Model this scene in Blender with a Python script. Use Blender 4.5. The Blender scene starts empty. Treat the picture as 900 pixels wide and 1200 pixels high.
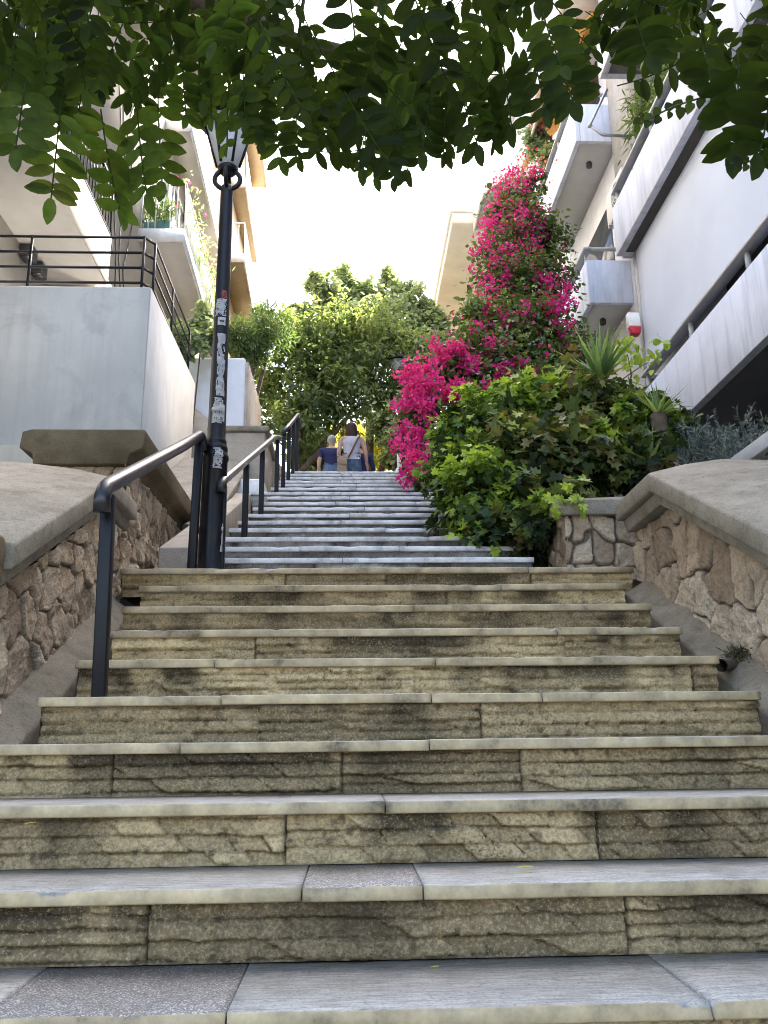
import bpy, math, random
import numpy as np
from mathutils import Vector, Matrix

random.seed(7)
RNG = np.random.default_rng(11)
SC = bpy.context.scene
COL = SC.collection
PI = math.pi

# ------------------------------------------------------------------ camera model
FPX, TH, PSI, ROLL = 1000.0, 0.2654, math.radians(2.3), 0.0117
CAM = np.array([0.0, 0.0, 0.46])
_F = np.array([math.sin(PSI)*math.cos(TH), math.cos(PSI)*math.cos(TH), math.sin(TH)])
_R0 = np.array([math.cos(PSI), -math.sin(PSI), 0.0]); _U0 = np.cross(_R0, _F)
_R = _R0*math.cos(ROLL) - _U0*math.sin(ROLL); _U = np.cross(_R, _F)


def ray(px, py):
    return _F + _R*(px-450)/FPX + _U*(600-py)/FPX


def at(px, py, y):
    v = ray(px, py)
    return CAM + v*(y/v[1])


def atz(px, py, z):
    v = ray(px, py)
    return CAM + v*((z-CAM[2])/v[2])


def atx(px, py, x):
    v = ray(px, py)
    return CAM + v*(x/v[0])


# ------------------------------------------------------------------ noise (numpy)
_LAT = RNG.random((256, 256))


def vnoise(x, y):
    xi = np.floor(x).astype(int); yi = np.floor(y).astype(int)
    fx = x-xi; fy = y-yi
    fx = fx*fx*(3-2*fx); fy = fy*fy*(3-2*fy)
    a = _LAT[xi % 256, yi % 256]; b = _LAT[(xi+1) % 256, yi % 256]
    c = _LAT[xi % 256, (yi+1) % 256]; d = _LAT[(xi+1) % 256, (yi+1) % 256]
    return (a*(1-fx)+b*fx)*(1-fy)+(c*(1-fx)+d*fx)*fy


def fbm(x, y, o=4):
    s = 0; a = .5
    for k in range(o):
        s = s+a*vnoise(x+17.3*k, y-9.1*k); x = x*2.03; y = y*2.03; a *= .5
    return s


def sstep(a, b, x):
    t = np.clip((x-a)/(b-a), 0, 1)
    return t*t*(3-2*t)


# ------------------------------------------------------------------ objects
WL = {}     # world location of every root / part, by object name


def empty(name, loc, label, cat, group=None, kind=None):
    o = bpy.data.objects.new(name, None)
    COL.objects.link(o)
    o.location = loc
    o.empty_display_size = .1
    WL[o.name] = np.array(loc, float)
    o['label'] = label; o['category'] = cat
    if group: o['group'] = group
    if kind: o['kind'] = kind
    return o


def tag(o, label=None, cat=None, group=None, kind=None):
    if label: o['label'] = label
    if cat: o['category'] = cat
    if group: o['group'] = group
    if kind: o['kind'] = kind
    return o


def mesh_obj(name, verts, faces, mat, parent=None, attrs=None, smooth=False, loc=None):
    verts = np.asarray(verts, float)
    if parent is not None:
        base = WL[parent.name]
    elif loc is not None:
        base = np.array(loc, float)
    else:
        base = np.array([verts[:, 0].mean(), verts[:, 1].mean(), verts[:, 2].min()])
    me = bpy.data.meshes.new(name)
    n = len(verts)
    me.vertices.add(n)
    me.vertices.foreach_set('co', (verts-base).astype(np.float32).ravel())
    if isinstance(faces, np.ndarray):
        k = faces.shape[1]
        tot = np.full(len(faces), k, np.int32); idx = faces.astype(np.int32).ravel()
    else:
        tot = np.array([len(f) for f in faces], np.int32)
        idx = np.array([i for f in faces for i in f], np.int32)
    st = np.zeros(len(tot), np.int32); st[1:] = np.cumsum(tot)[:-1]
    me.loops.add(len(idx)); me.loops.foreach_set('vertex_index', idx)
    me.polygons.add(len(tot)); me.polygons.foreach_set('loop_start', st)
    try: me.polygons.foreach_set('loop_total', tot)
    except Exception: pass
    if smooth: me.polygons.foreach_set('use_smooth', np.ones(len(tot), bool))
    for k, v in (attrs or {}).items():
        a = me.attributes.new(k, 'FLOAT', 'POINT')
        a.data.foreach_set('value', np.asarray(v, np.float32))
    me.materials.append(mat)
    me.update(calc_edges=True); me.validate()
    o = bpy.data.objects.new(name, me)
    COL.objects.link(o)
    if parent is not None:
        o.parent = parent; WL[o.name] = base
    else:
        o.location = base; WL[o.name] = base
    return o


class MB:
    def __init__(s):
        s.v = []; s.f = []

    def add(s, vs, fs):
        b = len(s.v)
        s.v += [tuple(map(float, p)) for p in vs]
        s.f += [tuple(i+b for i in f) for f in fs]
        return s

    def box(s, x0, x1, y0, y1, z0, z1):
        return s.prism([(x0, y0), (x1, y0), (x1, y1), (x0, y1)], z0, z1)

    def prism(s, poly, z0, z1, z1b=None):
        n = len(poly)
        vs = [(x, y, z0) for x, y in poly]+[(x, y, z1) for x, y in poly]
        fs = [tuple(range(n-1, -1, -1)), tuple(range(n, 2*n))]
        fs += [(i, (i+1) % n, n+(i+1) % n, n+i) for i in range(n)]
        return s.add(vs, fs)

    def hexa(s, p):   # 8 points: bottom ring 0-3, top ring 4-7
        return s.add(p, [(3, 2, 1, 0), (4, 5, 6, 7), (0, 1, 5, 4), (1, 2, 6, 5), (2, 3, 7, 6), (3, 0, 4, 7)])

    def bar(s, a, b, w, h, up=(0, 0, 1)):
        a = np.array(a, float); b = np.array(b, float); d = b-a; d /= np.linalg.norm(d)
        u = np.array(up, float)
        if abs(d@u) > .97: u = np.array([0, 1., 0])
        r = np.cross(d, u); r /= np.linalg.norm(r); u = np.cross(r, d)
        P = []
        for c in (a, b):
            for sx, sz in ((-1, -1), (1, -1), (1, 1), (-1, 1)):
                P.append(c+r*w/2*sx+u*h/2*sz)
        return s.add(P, [(0, 1, 2, 3), (7, 6, 5, 4), (0, 4, 5, 1), (1, 5, 6, 2), (2, 6, 7, 3), (3, 7, 4, 0)])

    def tube(s, pts, rad, n=10, cap=True):
        pts = [np.array(p, float) for p in pts]
        if not hasattr(rad, '__len__'): rad = [rad]*len(pts)
        rings = []
        ref = None
        for i, p in enumerate(pts):
            d = pts[min(i+1, len(pts)-1)]-pts[max(i-1, 0)]
            d = d/np.linalg.norm(d)
            if ref is None:
                ref = np.array([0, 0, 1.]) if abs(d[2]) < .9 else np.array([1., 0, 0])
            r = np.cross(d, ref); r /= np.linalg.norm(r); u = np.cross(r, d); ref = u
            rings.append([p+rad[i]*(r*math.cos(2*PI*k/n)+u*math.sin(2*PI*k/n)) for k in range(n)])
        vs = [q for rg in rings for q in rg]
        fs = []
        for i in range(len(pts)-1):
            for k in range(n):
                fs.append((i*n+k, i*n+(k+1) % n, (i+1)*n+(k+1) % n, (i+1)*n+k))
        if cap:
            fs.append(tuple(range(n-1, -1, -1))); m = (len(pts)-1)*n
            fs.append(tuple(range(m, m+n)))
        return s.add(vs, fs)

    def lathe(s, cx, cy, prof, n=24, close=True):
        vs = []
        for r, z in prof:
            for k in range(n):
                vs.append((cx+r*math.cos(2*PI*k/n), cy+r*math.sin(2*PI*k/n), z))
        fs = []
        for i in range(len(prof)-1):
            for k in range(n):
                fs.append((i*n+k, i*n+(k+1) % n, (i+1)*n+(k+1) % n, (i+1)*n+k))
        if close:
            fs.append(tuple(range(n-1, -1, -1))); m = (len(prof)-1)*n
            fs.append(tuple(range(m, m+n)))
        return s.add(vs, fs)

    def sphere(s, c, r, n=12, m=8):
        r = np.array(r if hasattr(r, '__len__') else (r, r, r), float)
        vs = []; fs = []
        for i in range(m+1):
            t = PI*i/m
            for k in range(n):
                a = 2*PI*k/n
                vs.append((c[0]+r[0]*math.sin(t)*math.cos(a), c[1]+r[1]*math.sin(t)*math.sin(a), c[2]+r[2]*math.cos(t)))
        for i in range(m):
            for k in range(n):
                fs.append((i*n+k, (i+1)*n+k, (i+1)*n+(k+1) % n, i*n+(k+1) % n))
        return s.add(vs, fs)

    def build(s, name, mat, parent=None, smooth=False, bevel=0, loc=None, seg=2):
        o = mesh_obj(name, np.array(s.v), s.f, mat, parent, None, smooth, loc)
        if bevel:
            b = o.modifiers.new('Bevel', 'BEVEL'); b.width = bevel; b.segments = seg
            b.limit_method = 'ANGLE'; b.angle_limit = math.radians(35); b.harden_normals = False
        return o


# ------------------------------------------------------------------ materials
class NT:
    def __init__(s, name, rough=.8, spec=.3):
        s.m = bpy.data.materials.new(name); s.m.use_nodes = True
        s.t = s.m.node_tree; s.n = s.t.nodes; s.l = s.t.links
        s.b = s.n['Principled BSDF']
        s.b.inputs['Roughness'].default_value = rough
        s.b.inputs['Specular IOR Level'].default_value = spec
        g = s.n.new('ShaderNodeNewGeometry'); s.pos = g.outputs['Position']; s.nrm = g.outputs['Normal']

    def mapping(s, sc, src=None, rot=(0, 0, 0)):
        m = s.n.new('ShaderNodeMapping'); m.inputs['Scale'].default_value = sc
        m.inputs['Rotation'].default_value = rot
        s.l.new(src or s.pos, m.inputs['Vector']); return m.outputs[0]

    def noise(s, scale=5, detail=5, rough=.6, vec=None, dist=0):
        n = s.n.new('ShaderNodeTexNoise'); n.inputs['Scale'].default_value = scale
        n.inputs['Detail'].default_value = detail; n.inputs['Roughness'].default_value = rough
        n.inputs['Distortion'].default_value = dist
        s.l.new(vec or s.pos, n.inputs['Vector']); return n.outputs['Fac']

    def voro(s, scale, vec=None, out='Distance', feature='F1'):
        n = s.n.new('ShaderNodeTexVoronoi'); n.feature = feature
        n.inputs['Scale'].default_value = scale
        s.l.new(vec or s.pos, n.inputs['Vector']); return n.outputs[out]

    def attr(s, name):
        n = s.n.new('ShaderNodeAttribute'); n.attribute_name = name; return n.outputs['Fac']

    def ramp(s, fac, stops):
        r = s.n.new('ShaderNodeValToRGB'); e = r.color_ramp.elements
        while len(e) < len(stops): e.new(.5)
        for i, (p, c) in enumerate(stops):
            e[i].position = p
            e[i].color = (c, c, c, 1) if not hasattr(c, '__len__') else (*c, 1)
        s.l.new(fac, r.inputs[0]); return r.outputs[0]

    def mix(s, fac, a, b, mode='MIX'):
        m = s.n.new('ShaderNodeMix'); m.data_type = 'RGBA'; m.blend_type = mode
        for sock, v in ((m.inputs['Factor'], fac), (m.inputs['A'], a), (m.inputs['B'], b)):
            if hasattr(v, 'is_linked'): s.l.new(v, sock)
            elif hasattr(v, '__len__'): sock.default_value = (*v, 1)
            else: sock.default_value = v if sock.name == 'Factor' else (v, v, v, 1)
        # the RGBA sockets are the third pair
        return m.outputs['Result']

    def math(s, op, a, b=0.0):
        m = s.n.new('ShaderNodeMath'); m.operation = op
        for i, v in enumerate((a, b)):
            if hasattr(v, 'is_linked'): s.l.new(v, m.inputs[i])
            else: m.inputs[i].default_value = v
        return m.outputs[0]

    def col(s, c):
        if hasattr(c, 'is_linked'): s.l.new(c, s.b.inputs['Base Color'])
        else: s.b.inputs['Base Color'].default_value = (*c, 1)

    def bump(s, h, strength=.5, dist=.01):
        b = s.n.new('ShaderNodeBump'); b.inputs['Strength'].default_value = strength
        b.inputs['Distance'].default_value = dist
        s.l.new(h, b.inputs['Height']); s.l.new(b.outputs[0], s.b.inputs['Normal'])


def _mixsock(m):
    return m


# ShaderNodeMix exposes sockets of every data type under the same names; pick the RGBA ones
def _nt_mix(s, fac, a, b, mode='MIX'):
    m = s.n.new('ShaderNodeMix'); m.data_type = 'RGBA'; m.blend_type = mode
    fs, A, B = m.inputs[0], m.inputs[6], m.inputs[7]
    if hasattr(fac, 'is_linked'): s.l.new(fac, fs)
    else: fs.default_value = fac
    for sock, v in ((A, a), (B, b)):
        if hasattr(v, 'is_linked'): s.l.new(v, sock)
        elif hasattr(v, '__len__'): sock.default_value = (*v, 1)
        else: sock.default_value = (v, v, v, 1)
    return m.outputs[2]


NT.mix = _nt_mix
M = {}


def simple(name, c, rough=.7, spec=.3, var=.12, scale=6, metal=0, bump=0):
    t = NT(name, rough, spec)
    d = tuple(x*(1-var) for x in c); u = tuple(min(1, x*(1+var)) for x in c)
    f = t.noise(scale, 5)
    t.col(t.ramp(f, [(.3, d), (.7, u)])); t.b.inputs['Metallic'].default_value = metal
    if bump: t.bump(t.noise(scale*14, 4), bump, .004)
    M[name] = t.m
    return t.m


def plaster(name, c, stain, streak=.5, bump=.15, scale=1.0, dots=False, patch=0):
    t = NT(name, .88, .2)
    f = t.noise(1.3*scale, 6, .65)
    v = t.mapping((5, 5, .45)); g = t.noise(1.6*scale, 5, .6, v)
    base = t.mix(t.ramp(f, [(.35, 0), (.7, 1)]), tuple(x*.88 for x in c), tuple(min(1, x*1.07) for x in c))
    base = t.mix(t.math('MULTIPLY', t.ramp(g, [(.48, 0), (.72, 1)]), streak), base, stain)
    sp = t.noise(30*scale, 3, .5)
    base = t.mix(t.math('MULTIPLY', t.ramp(sp, [(.66, 0), (.74, 1)]), .35), base, stain)
    if dots:
        d = t.voro(1.9); base = t.mix(t.ramp(d, [(.055, .75), (.075, 0)]), base, (.2, .2, .21))
    if patch:
        k = t.noise(1.7, 7, .62, None, .6); base = t.mix(t.math('MULTIPLY', t.ramp(k, [(.53, 0), (.63, 1)]), patch), base, tuple(x*.8 for x in stain))
        k = t.noise(4.5, 7, .7, t.mapping((1, 1, .6)), 1.0); base = t.mix(t.math('MULTIPLY', t.ramp(k, [(.60, 0), (.68, 1)]), patch), base, tuple(min(1, x*1.12) for x in c))
    t.col(base); t.bump(t.noise(60, 4), bump, .004)
    M[name] = t.m
    return t.m


# split-face step stone
def riser_mat(name, tones, dark, stain_shade_amt):
    t = NT(name, .85, .25)
    tone = t.attr('tone'); stain_shade = t.attr('stain_shade'); rec = t.attr('rec')
    n1 = t.noise(9, 6, .7); n2 = t.noise(46, 5, .7); n3 = t.noise(2.3, 4)
    f = t.math('ADD', t.math('MULTIPLY', tone, .62), t.math('MULTIPLY', n1, .42))
    c = t.ramp(f, tones)
    c = t.mix(t.math('MULTIPLY', t.ramp(n2, [(.46, 0), (.72, 1)]), .45), c, tuple(x*.6 for x in dark))
    c = t.mix(t.math('MULTIPLY', t.ramp(n3, [(.45, 0), (.7, 1)]), .35), c, dark)
    c = t.mix(t.math('MULTIPLY', stain_shade, stain_shade_amt), c, tuple(x*.28 for x in dark))  # stone darkened by stains and by painted shade under the nosing
    c = t.mix(t.math('MULTIPLY', rec, .8), c, tuple(x*.22 for x in dark))
    t.col(c)
    n5 = t.noise(120, 4, .75)
    c = t.mix(t.math('MULTIPLY', t.ramp(n5, [(.40, 1), (.50, 0)]), t.ramp(n3, [(.35, .15), (.65, .65)])), c, tuple(x*.45 for x in dark))
    c = t.mix(t.math('MULTIPLY', t.ramp(n5, [(.52, 0), (.64, 1)]), t.ramp(n3, [(.35, .35), (.65, .1)])), c, tuple(min(1, x*1.15) for x in tones[-1][1]))
    t.col(c)
    h = t.math('ADD', t.noise(90, 6, .75), t.math('MULTIPLY', t.noise(30, 5, .7), 1.3))
    t.bump(h, 1.0, .009)
    M[name] = t.m


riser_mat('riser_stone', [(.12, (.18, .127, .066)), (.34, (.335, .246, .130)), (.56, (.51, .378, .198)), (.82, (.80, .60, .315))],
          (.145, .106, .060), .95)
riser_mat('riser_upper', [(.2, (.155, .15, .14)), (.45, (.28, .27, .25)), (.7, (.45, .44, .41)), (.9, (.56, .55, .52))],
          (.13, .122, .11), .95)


def tread_mat(name, a, b, dirtc, speck=False):
    t = NT(name, .55, .35)
    tone = t.attr('tone')
    if speck:
        v = t.voro(380, None, 'Color'); d = t.n.new('ShaderNodeSeparateColor'); t.l.new(v, d.inputs[0])
        c = t.ramp(d.outputs[0], [(.0, tuple(x*.55 for x in a)), (.5, a), (.78, b), (.9, tuple(min(1, x*2.1) for x in b))])
    else:
        v = t.mapping((4.5, 42, 42)); g = t.noise(2.6, 7, .75, v)
        c = t.mix(t.ramp(g, [(.36, 0), (.62, 1)]), a, b)
        c = t.mix(t.math('MULTIPLY', t.ramp(t.noise(130, 3, .7), [(.38, 1), (.47, 0)]), .55), c, tuple(x*.5 for x in a))
    c = t.mix(t.math('MULTIPLY', tone, .35), c, tuple(x*.6 for x in a))
    n = t.noise(5, 6, .7)
    c = t.mix(t.math('MULTIPLY', t.ramp(n, [(.48, 0), (.72, 1)]), .55), c, dirtc)
    n = t.noise(26, 4, .7)
    c = t.mix(t.math('MULTIPLY', t.ramp(n, [(.58, 0), (.7, 1)]), .5), c, tuple(x*.6 for x in dirtc))
    # the front face of the nosing is bare yellowish stone
    s = t.n.new('ShaderNodeSeparateXYZ'); t.l.new(t.nrm, s.inputs[0])
    fr = t.ramp(t.math('MULTIPLY', s.outputs[1], -1), [(.35, 0), (.75, 1)])
    nn = t.noise(7, 6, .7)
    fc = t.ramp(nn, [(.30, (.085, .065, .038)), (.42, (.27, .21, .12)), (.70, (.53, .415, .24))]) if name != 'tread_upper' else \
        t.ramp(nn, [(.3, (.26, .26, .255)), (.5, (.56, .56, .56)), (.75, (.74, .74, .74))])
    c = t.mix(fr, c, fc)
    t.col(c); t.bump(t.noise(55, 5, .65), .35, .003)
    t.l.new(t.ramp(t.noise(8, 3), [(.3, .42), (.7, .7)]), t.b.inputs['Roughness'])
    M[name] = t.m


tread_mat('tread_marble', (.22, .22, .205), (.56, .56, .53), (.12, .115, .095))
tread_mat('tread_terrazzo', (.19, .185, .175), (.33, .32, .305), (.12, .11, .095), True)
tread_mat('tread_upper', (.30, .30, .31), (.62, .62, .63), (.15, .145, .135))


def stone_mat():
    t = NT('rubble_stone', .88, .2)
    tone = t.attr('tone'); edge = t.attr('edge')
    n1 = t.noise(14, 6, .7); n2 = t.noise(5, 5, .65); n3 = t.noise(60, 4, .7)
    f = t.math('ADD', t.math('MULTIPLY', tone, .7), t.math('MULTIPLY', n1, .35))
    c = t.ramp(f, [(.12, (.36, .265, .18)), (.35, (.57, .44, .31)), (.55, (.65, .51, .365)), (.75, (.76, .63, .465)), (.95, (.82, .74, .60))])
    c = t.mix(t.math('MULTIPLY', t.ramp(n2, [(.48, 0), (.64, 1)]), .45), c, (.20, .145, .105))
    n4 = t.noise(24, 6, .75)
    c = t.mix(t.math('MULTIPLY', t.ramp(n4, [(.53, 0), (.63, 1)]), .28), c, (.11, .08, .058))
    c = t.mix(t.math('MULTIPLY', t.ramp(n3, [(.52, 0), (.72, 1)]), .5), c, (.12, .095, .075))
    mc = t.ramp(t.noise(22, 5), [(.3, (.19, .15, .11)), (.7, (.37, .305, .235))])
    mc = t.mix(t.math('MULTIPLY', t.attr('crack'), .8), mc, (.06, .047, .035))
    c = t.mix(edge, c, mc)
    t.col(c)
    n6 = t.noise(95, 5, .75)
    c = t.mix(t.math('MULTIPLY', t.ramp(n6, [(.36, 1), (.46, 0)]), .42), c, (.12, .09, .066)); t.col(c)
    t.bump(t.math('ADD', t.noise(60, 6, .75), t.noise(18, 6, .7)), 1.0, .018)
    M['rubble_stone'] = t.m


stone_mat()


def cement(name, a, b, stain, sc=1.0):
    t = NT(name, .9, .2)
    c = t.mix(t.ramp(t.noise(2.2*sc, 6, .65), [(.35, 0), (.68, 1)]), a, b)
    c = t.mix(t.math('MULTIPLY', t.ramp(t.noise(7*sc, 6, .7), [(.5, 0), (.68, 1)]), .55), c, stain)
    c = t.mix(t.math('MULTIPLY', t.ramp(t.noise(90, 3, .6), [(.55, 0), (.7, 1)]), .35), c, tuple(x*.6 for x in stain))
    c = t.mix(t.math('MULTIPLY', t.ramp(t.noise(150, 3, .7), [(.36, 1), (.46, 0)]), .5), c, tuple(x*.5 for x in stain))
    t.col(c); t.bump(t.math('ADD', t.noise(130, 4, .7), t.noise(24, 5)), .7, .006)
    M[name] = t.m


cement('cap_cement', (.225, .20, .155), (.35, .315, .255), (.125, .11, .08), 1.7)
cement('pier_cement', (.10, .08, .047), (.20, .162, .10), (.06, .048, .028))
cement('plinth_cement', (.175, .152, .112), (.28, .245, .185), (.09, .078, .055), 1.8)
cement('tan_cement', (.36, .31, .245), (.47, .415, .335), (.25, .21, .165))
cement('grey_concrete', (.38, .38, .38), (.5, .5, .5), (.26, .26, .25))
cement('garden_soil', (.05, .04, .03), (.09, .075, .055), (.03, .03, .02))
cement('earth', (.13, .115, .09), (.2, .18, .14), (.09, .08, .06))
plaster('terrace_plaster', (.47, .475, .455), (.32, .33, .335), .5, patch=.35)
plaster('terrace_side', (.58, .565, .52), (.47, .46, .44), .5, patch=.25)
plaster('terrace_base', (.52, .50, .43), (.34, .32, .27), .5)
plaster('blue_white', (.72, .75, .80), (.56, .60, .67), .3)
plaster('facade_white', (.74, .745, .77), (.57, .58, .61), .35)
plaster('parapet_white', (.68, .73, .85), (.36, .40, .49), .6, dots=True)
plaster('facade_cream', (.60, .56, .51), (.55, .50, .45), .3)
plaster('ceiling_beige', (.60, .565, .52), (.50, .47, .43), .15)
plaster('ceiling_grey', (.55, .55, .55), (.42, .42, .42), .2)
plaster('facade_tan', (.42, .33, .225), (.34, .26, .17), .3)
plaster('tan_under', (.39, .30, .19), (.28, .20, .12), .5)
plaster('cream_wall', (.70, .645, .555), (.58, .52, .44), .3)
simple('dark_interior', (.035, .04, .045), .8)
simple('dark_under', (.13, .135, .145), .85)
simple('black_paint', (.005, .0053, .008), .38, .28, .25, 20)
simple('rail_paint', (.005, .0053, .008), .42, .25, .3, 14)
simple('white_paint', (.75, .74, .71), .5)
simple('grey_metal', (.42, .43, .45), .4, .5, .1, 10, .6)
simple('rail_grey', (.45, .46, .47), .55, .4)
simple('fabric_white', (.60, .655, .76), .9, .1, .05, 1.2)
simple('fabric_orange', (.85, .45, .12), .85, .1, .06)
simple('ac_white', (.62, .59, .52), .5, .4, .08)
simple('ac_fan', (.17, .14, .09), .6)
simple('lamp_dark', (.05, .05, .05), .5)
simple('paper', (.42, .41, .39), .85, .1, .35, 30)
simple('paper_grey', (.36, .36, .36), .85, .1, .4, 34)
simple('ink', (.04, .04, .05), .8)
simple('sticker_red', (.25, .07, .06), .7, .2, .3, 40)
simple('red_plastic', (.5, .03, .05), .4)
simple('white_plastic', (.75, .74, .70), .4)
simple('terracotta', (.55, .30, .20), .8)
simple('green_box', (.10, .22, .19), .6)
simple('window_dark', (.05, .055, .06), .12, .6, .1)
simple('bark', (.10, .078, .055), .9, .1, .4, 14, 0, .6)
simple('twig', (.09, .085, .045), .8, .1, .3, 10)
simple('skin', (.48, .29, .21), .6)
simple('navy_cloth', (.035, .04, .10), .9, .1)
simple('grey_cloth', (.46, .46, .53), .9, .1)
simple('denim', (.11, .165, .27), .9, .1, .25, 12)
simple('denim_dark', (.07, .10, .15), .9, .1, .25, 12)
simple('black_cloth', (.012, .012, .015), .9, .1)
simple('white_cloth', (.7, .7, .72), .9, .1)
simple('hair_brown', (.035, .015, .010), .6, .3)
simple('hair_grey', (.33, .32, .30), .7, .2)
simple('bag_tan', (.30, .22, .16), .8, .2)
simple('strap_brown', (.16, .07, .04), .6)
simple('shoe', (.05, .045, .04), .7)
simple('pipe_brown', (.10, .08, .06), .7)


def lantern_glass():
    t = NT('lantern_glass', .35, .5)
    t.col((.78, .80, .83))
    tr = t.n.new('ShaderNodeBsdfTranslucent'); tr.inputs[0].default_value = (.85, .87, .9, 1)
    mx = t.n.new('ShaderNodeMixShader'); mx.inputs[0].default_value = .6
    out = t.n['Material Output']
    t.l.new(t.b.outputs[0], mx.inputs[1]); t.l.new(tr.outputs[0], mx.inputs[2]); t.l.new(mx.outputs[0], out.inputs[0])
    M['lantern_glass'] = t.m


lantern_glass()


def leafmat(name, stops, trans=.35, rough=.5, spec=.35, tgain=1.6):
    t = NT(name, rough, spec)
    c = t.ramp(t.attr('rnd'), stops)
    c = t.mix(t.math('MULTIPLY', t.ramp(t.noise(30, 3), [(.4, 0), (.7, 1)]), .35), c, tuple(x*.7 for x in stops[0][1]))
    t.col(c)
    tr = t.n.new('ShaderNodeBsdfTranslucent')
    g = t.mix(1.0, c, (tgain, tgain*1.05, tgain*.55), 'MULTIPLY')
    t.l.new(g, tr.inputs[0])
    mx = t.n.new('ShaderNodeMixShader'); mx.inputs[0].default_value = trans
    out = t.n['Material Output']
    t.l.new(t.b.outputs[0], mx.inputs[1]); t.l.new(tr.outputs[0], mx.inputs[2]); t.l.new(mx.outputs[0], out.inputs[0])
    M[name] = t.m


leafmat('leaf_canopy', [(0, (.010, .016, .003)), (.45, (.026, .040, .007)), (.85, (.068, .105, .018)), (1, (.085, .07, .02))], .5, .65, .12, 2.4)
leafmat('leaf_ivy', [(0, (.018, .04, .02)), (.3, (.06, .115, .03)), (.6, (.21, .31, .045)), (1, (.40, .50, .08))], .3, .5, .25)
leafmat('leaf_ivy_dark', [(0, (.018, .032, .016)), (.4, (.055, .083, .030)), (.65, (.13, .17, .042)), (.86, (.17, .125, .055)), (1, (.32, .36, .08))], .25, .52, .25)
leafmat('leaf_boug', [(0, (.045, .07, .024)), (.6, (.11, .155, .05)), (1, (.22, .25, .08))], .4)
leafmat('bract', [(0, (.45, .018, .17)), (.5, (.74, .045, .31)), (.85, (.84, .10, .40)), (1, (.85, .22, .34))], .4, .6, .2, 1.15)
leafmat('bract_orange', [(0, (.55, .05, .1)), (.5, (.7, .2, .12)), (1, (.75, .5, .12))], .4, .6, .2, 1.2)
leafmat('leaf_citrus', [(0, (.075, .11, .045)), (.5, (.155, .205, .085)), (.9, (.26, .31, .13)), (1, (.36, .39, .17))], .5, .5, .3, 1.3)
leafmat('leaf_light', [(0, (.15, .20, .12)), (.5, (.27, .33, .205)), (1, (.42, .47, .30))], .48, .5, .3, 1.25)
leafmat('leaf_oleander', [(0, (.07, .11, .04)), (.5, (.12, .18, .07)), (1, (.22, .28, .12))], .35, .5)
leafmat('leaf_sunny', [(0, (.16, .20, .04)), (.5, (.36, .37, .07)), (1, (.62, .56, .16))], .5, .5)
leafmat('leaf_silver', [(0, (.05, .065, .06)), (.5, (.12, .145, .14)), (1, (.24, .28, .28))], .2, .6)
leafmat('leaf_yucca', [(0, (.07, .13, .05)), (.5, (.16, .25, .09)), (1, (.36, .40, .16))], .3, .45)
leafmat('leaf_bamboo', [(0, (.08, .12, .04)), (.5, (.15, .20, .07)), (1, (.26, .30, .12))], .4)

# ------------------------------------------------------------------ leaf generator
SHAPES = {
    'oval': [(-.17, .15), (-.26, .42), (-.17, .78), (0, 1), (.17, .78), (.26, .42), (.17, .15)],
    'ellip': [(-.11, .07), (-.20, .28), (-.225, .52), (-.165, .78), (-.06, .94), (0, 1), (.06, .94), (.165, .78), (.225, .52), (.20, .28), (.11, .07)],
    'wide': [(-.3, .1), (-.42, .38), (-.26, .75), (0, 1), (.26, .75), (.42, .38), (.3, .1)],
    'lance': [(-.08, .2), (-.11, .5), (0, 1), (.11, .5), (.08, .2)],
    'ivy': [(-.30, -.18), (-.55, .18), (-.30, .32), (-.42, .70), (-.14, .62), (0, 1), (.14, .62), (.42, .70), (.30, .32), (.55, .18), (.30, -.18)],
    'diamond': [(-.4, .45), (0, 1), (.4, .45)],
}


def norm(a):
    return a/np.maximum(np.linalg.norm(a, axis=-1, keepdims=True), 1e-9)


def leaf_arrays(pts, axis, nrm, size, shape, fold=.25, droop=.15):
    ol = SHAPES[shape]; k = len(ol)
    pts = np.asarray(pts, float); n = len(pts)
    axis = norm(np.asarray(axis, float)); nrm = np.asarray(nrm, float)
    side = norm(np.cross(axis, nrm)); up = np.cross(side, axis)
    loc = np.array([(0, 0)]+ol, float)
    x = loc[:, 0]; y = loc[:, 1]; z = fold*np.abs(x)-droop*y*y
    s = np.asarray(size, float).reshape(n, 1, 1)
    V = pts[:, None, :]+s*(side[:, None, :]*x[None, :, None]+axis[:, None, :]*y[None, :, None]+up[:, None, :]*z[None, :, None])
    # fold line: two halves split at the tip
    tip = int(np.argmax(loc[:, 1]))
    tri = []
    for i in range(1, k):
        tri.append((0, i, i+1))
    tri = np.array(tri)
    Fc = (np.arange(n)*(k+1))[:, None, None]+tri[None]
    return V.reshape(-1, 3), Fc.reshape(-1, 3), k+1


def leaves(name, mat, parent, pts, axis, nrm, size, rnd, shape='oval', fold=.25, droop=.15):
    V, Fc, k = leaf_arrays(pts, axis, nrm, size, shape, fold, droop)
    return mesh_obj(name, V, Fc, mat, parent, {'rnd': np.repeat(np.clip(rnd, 0, 1), k)})


def rdir(n):
    return norm(RNG.normal(size=(n, 3)))


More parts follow.
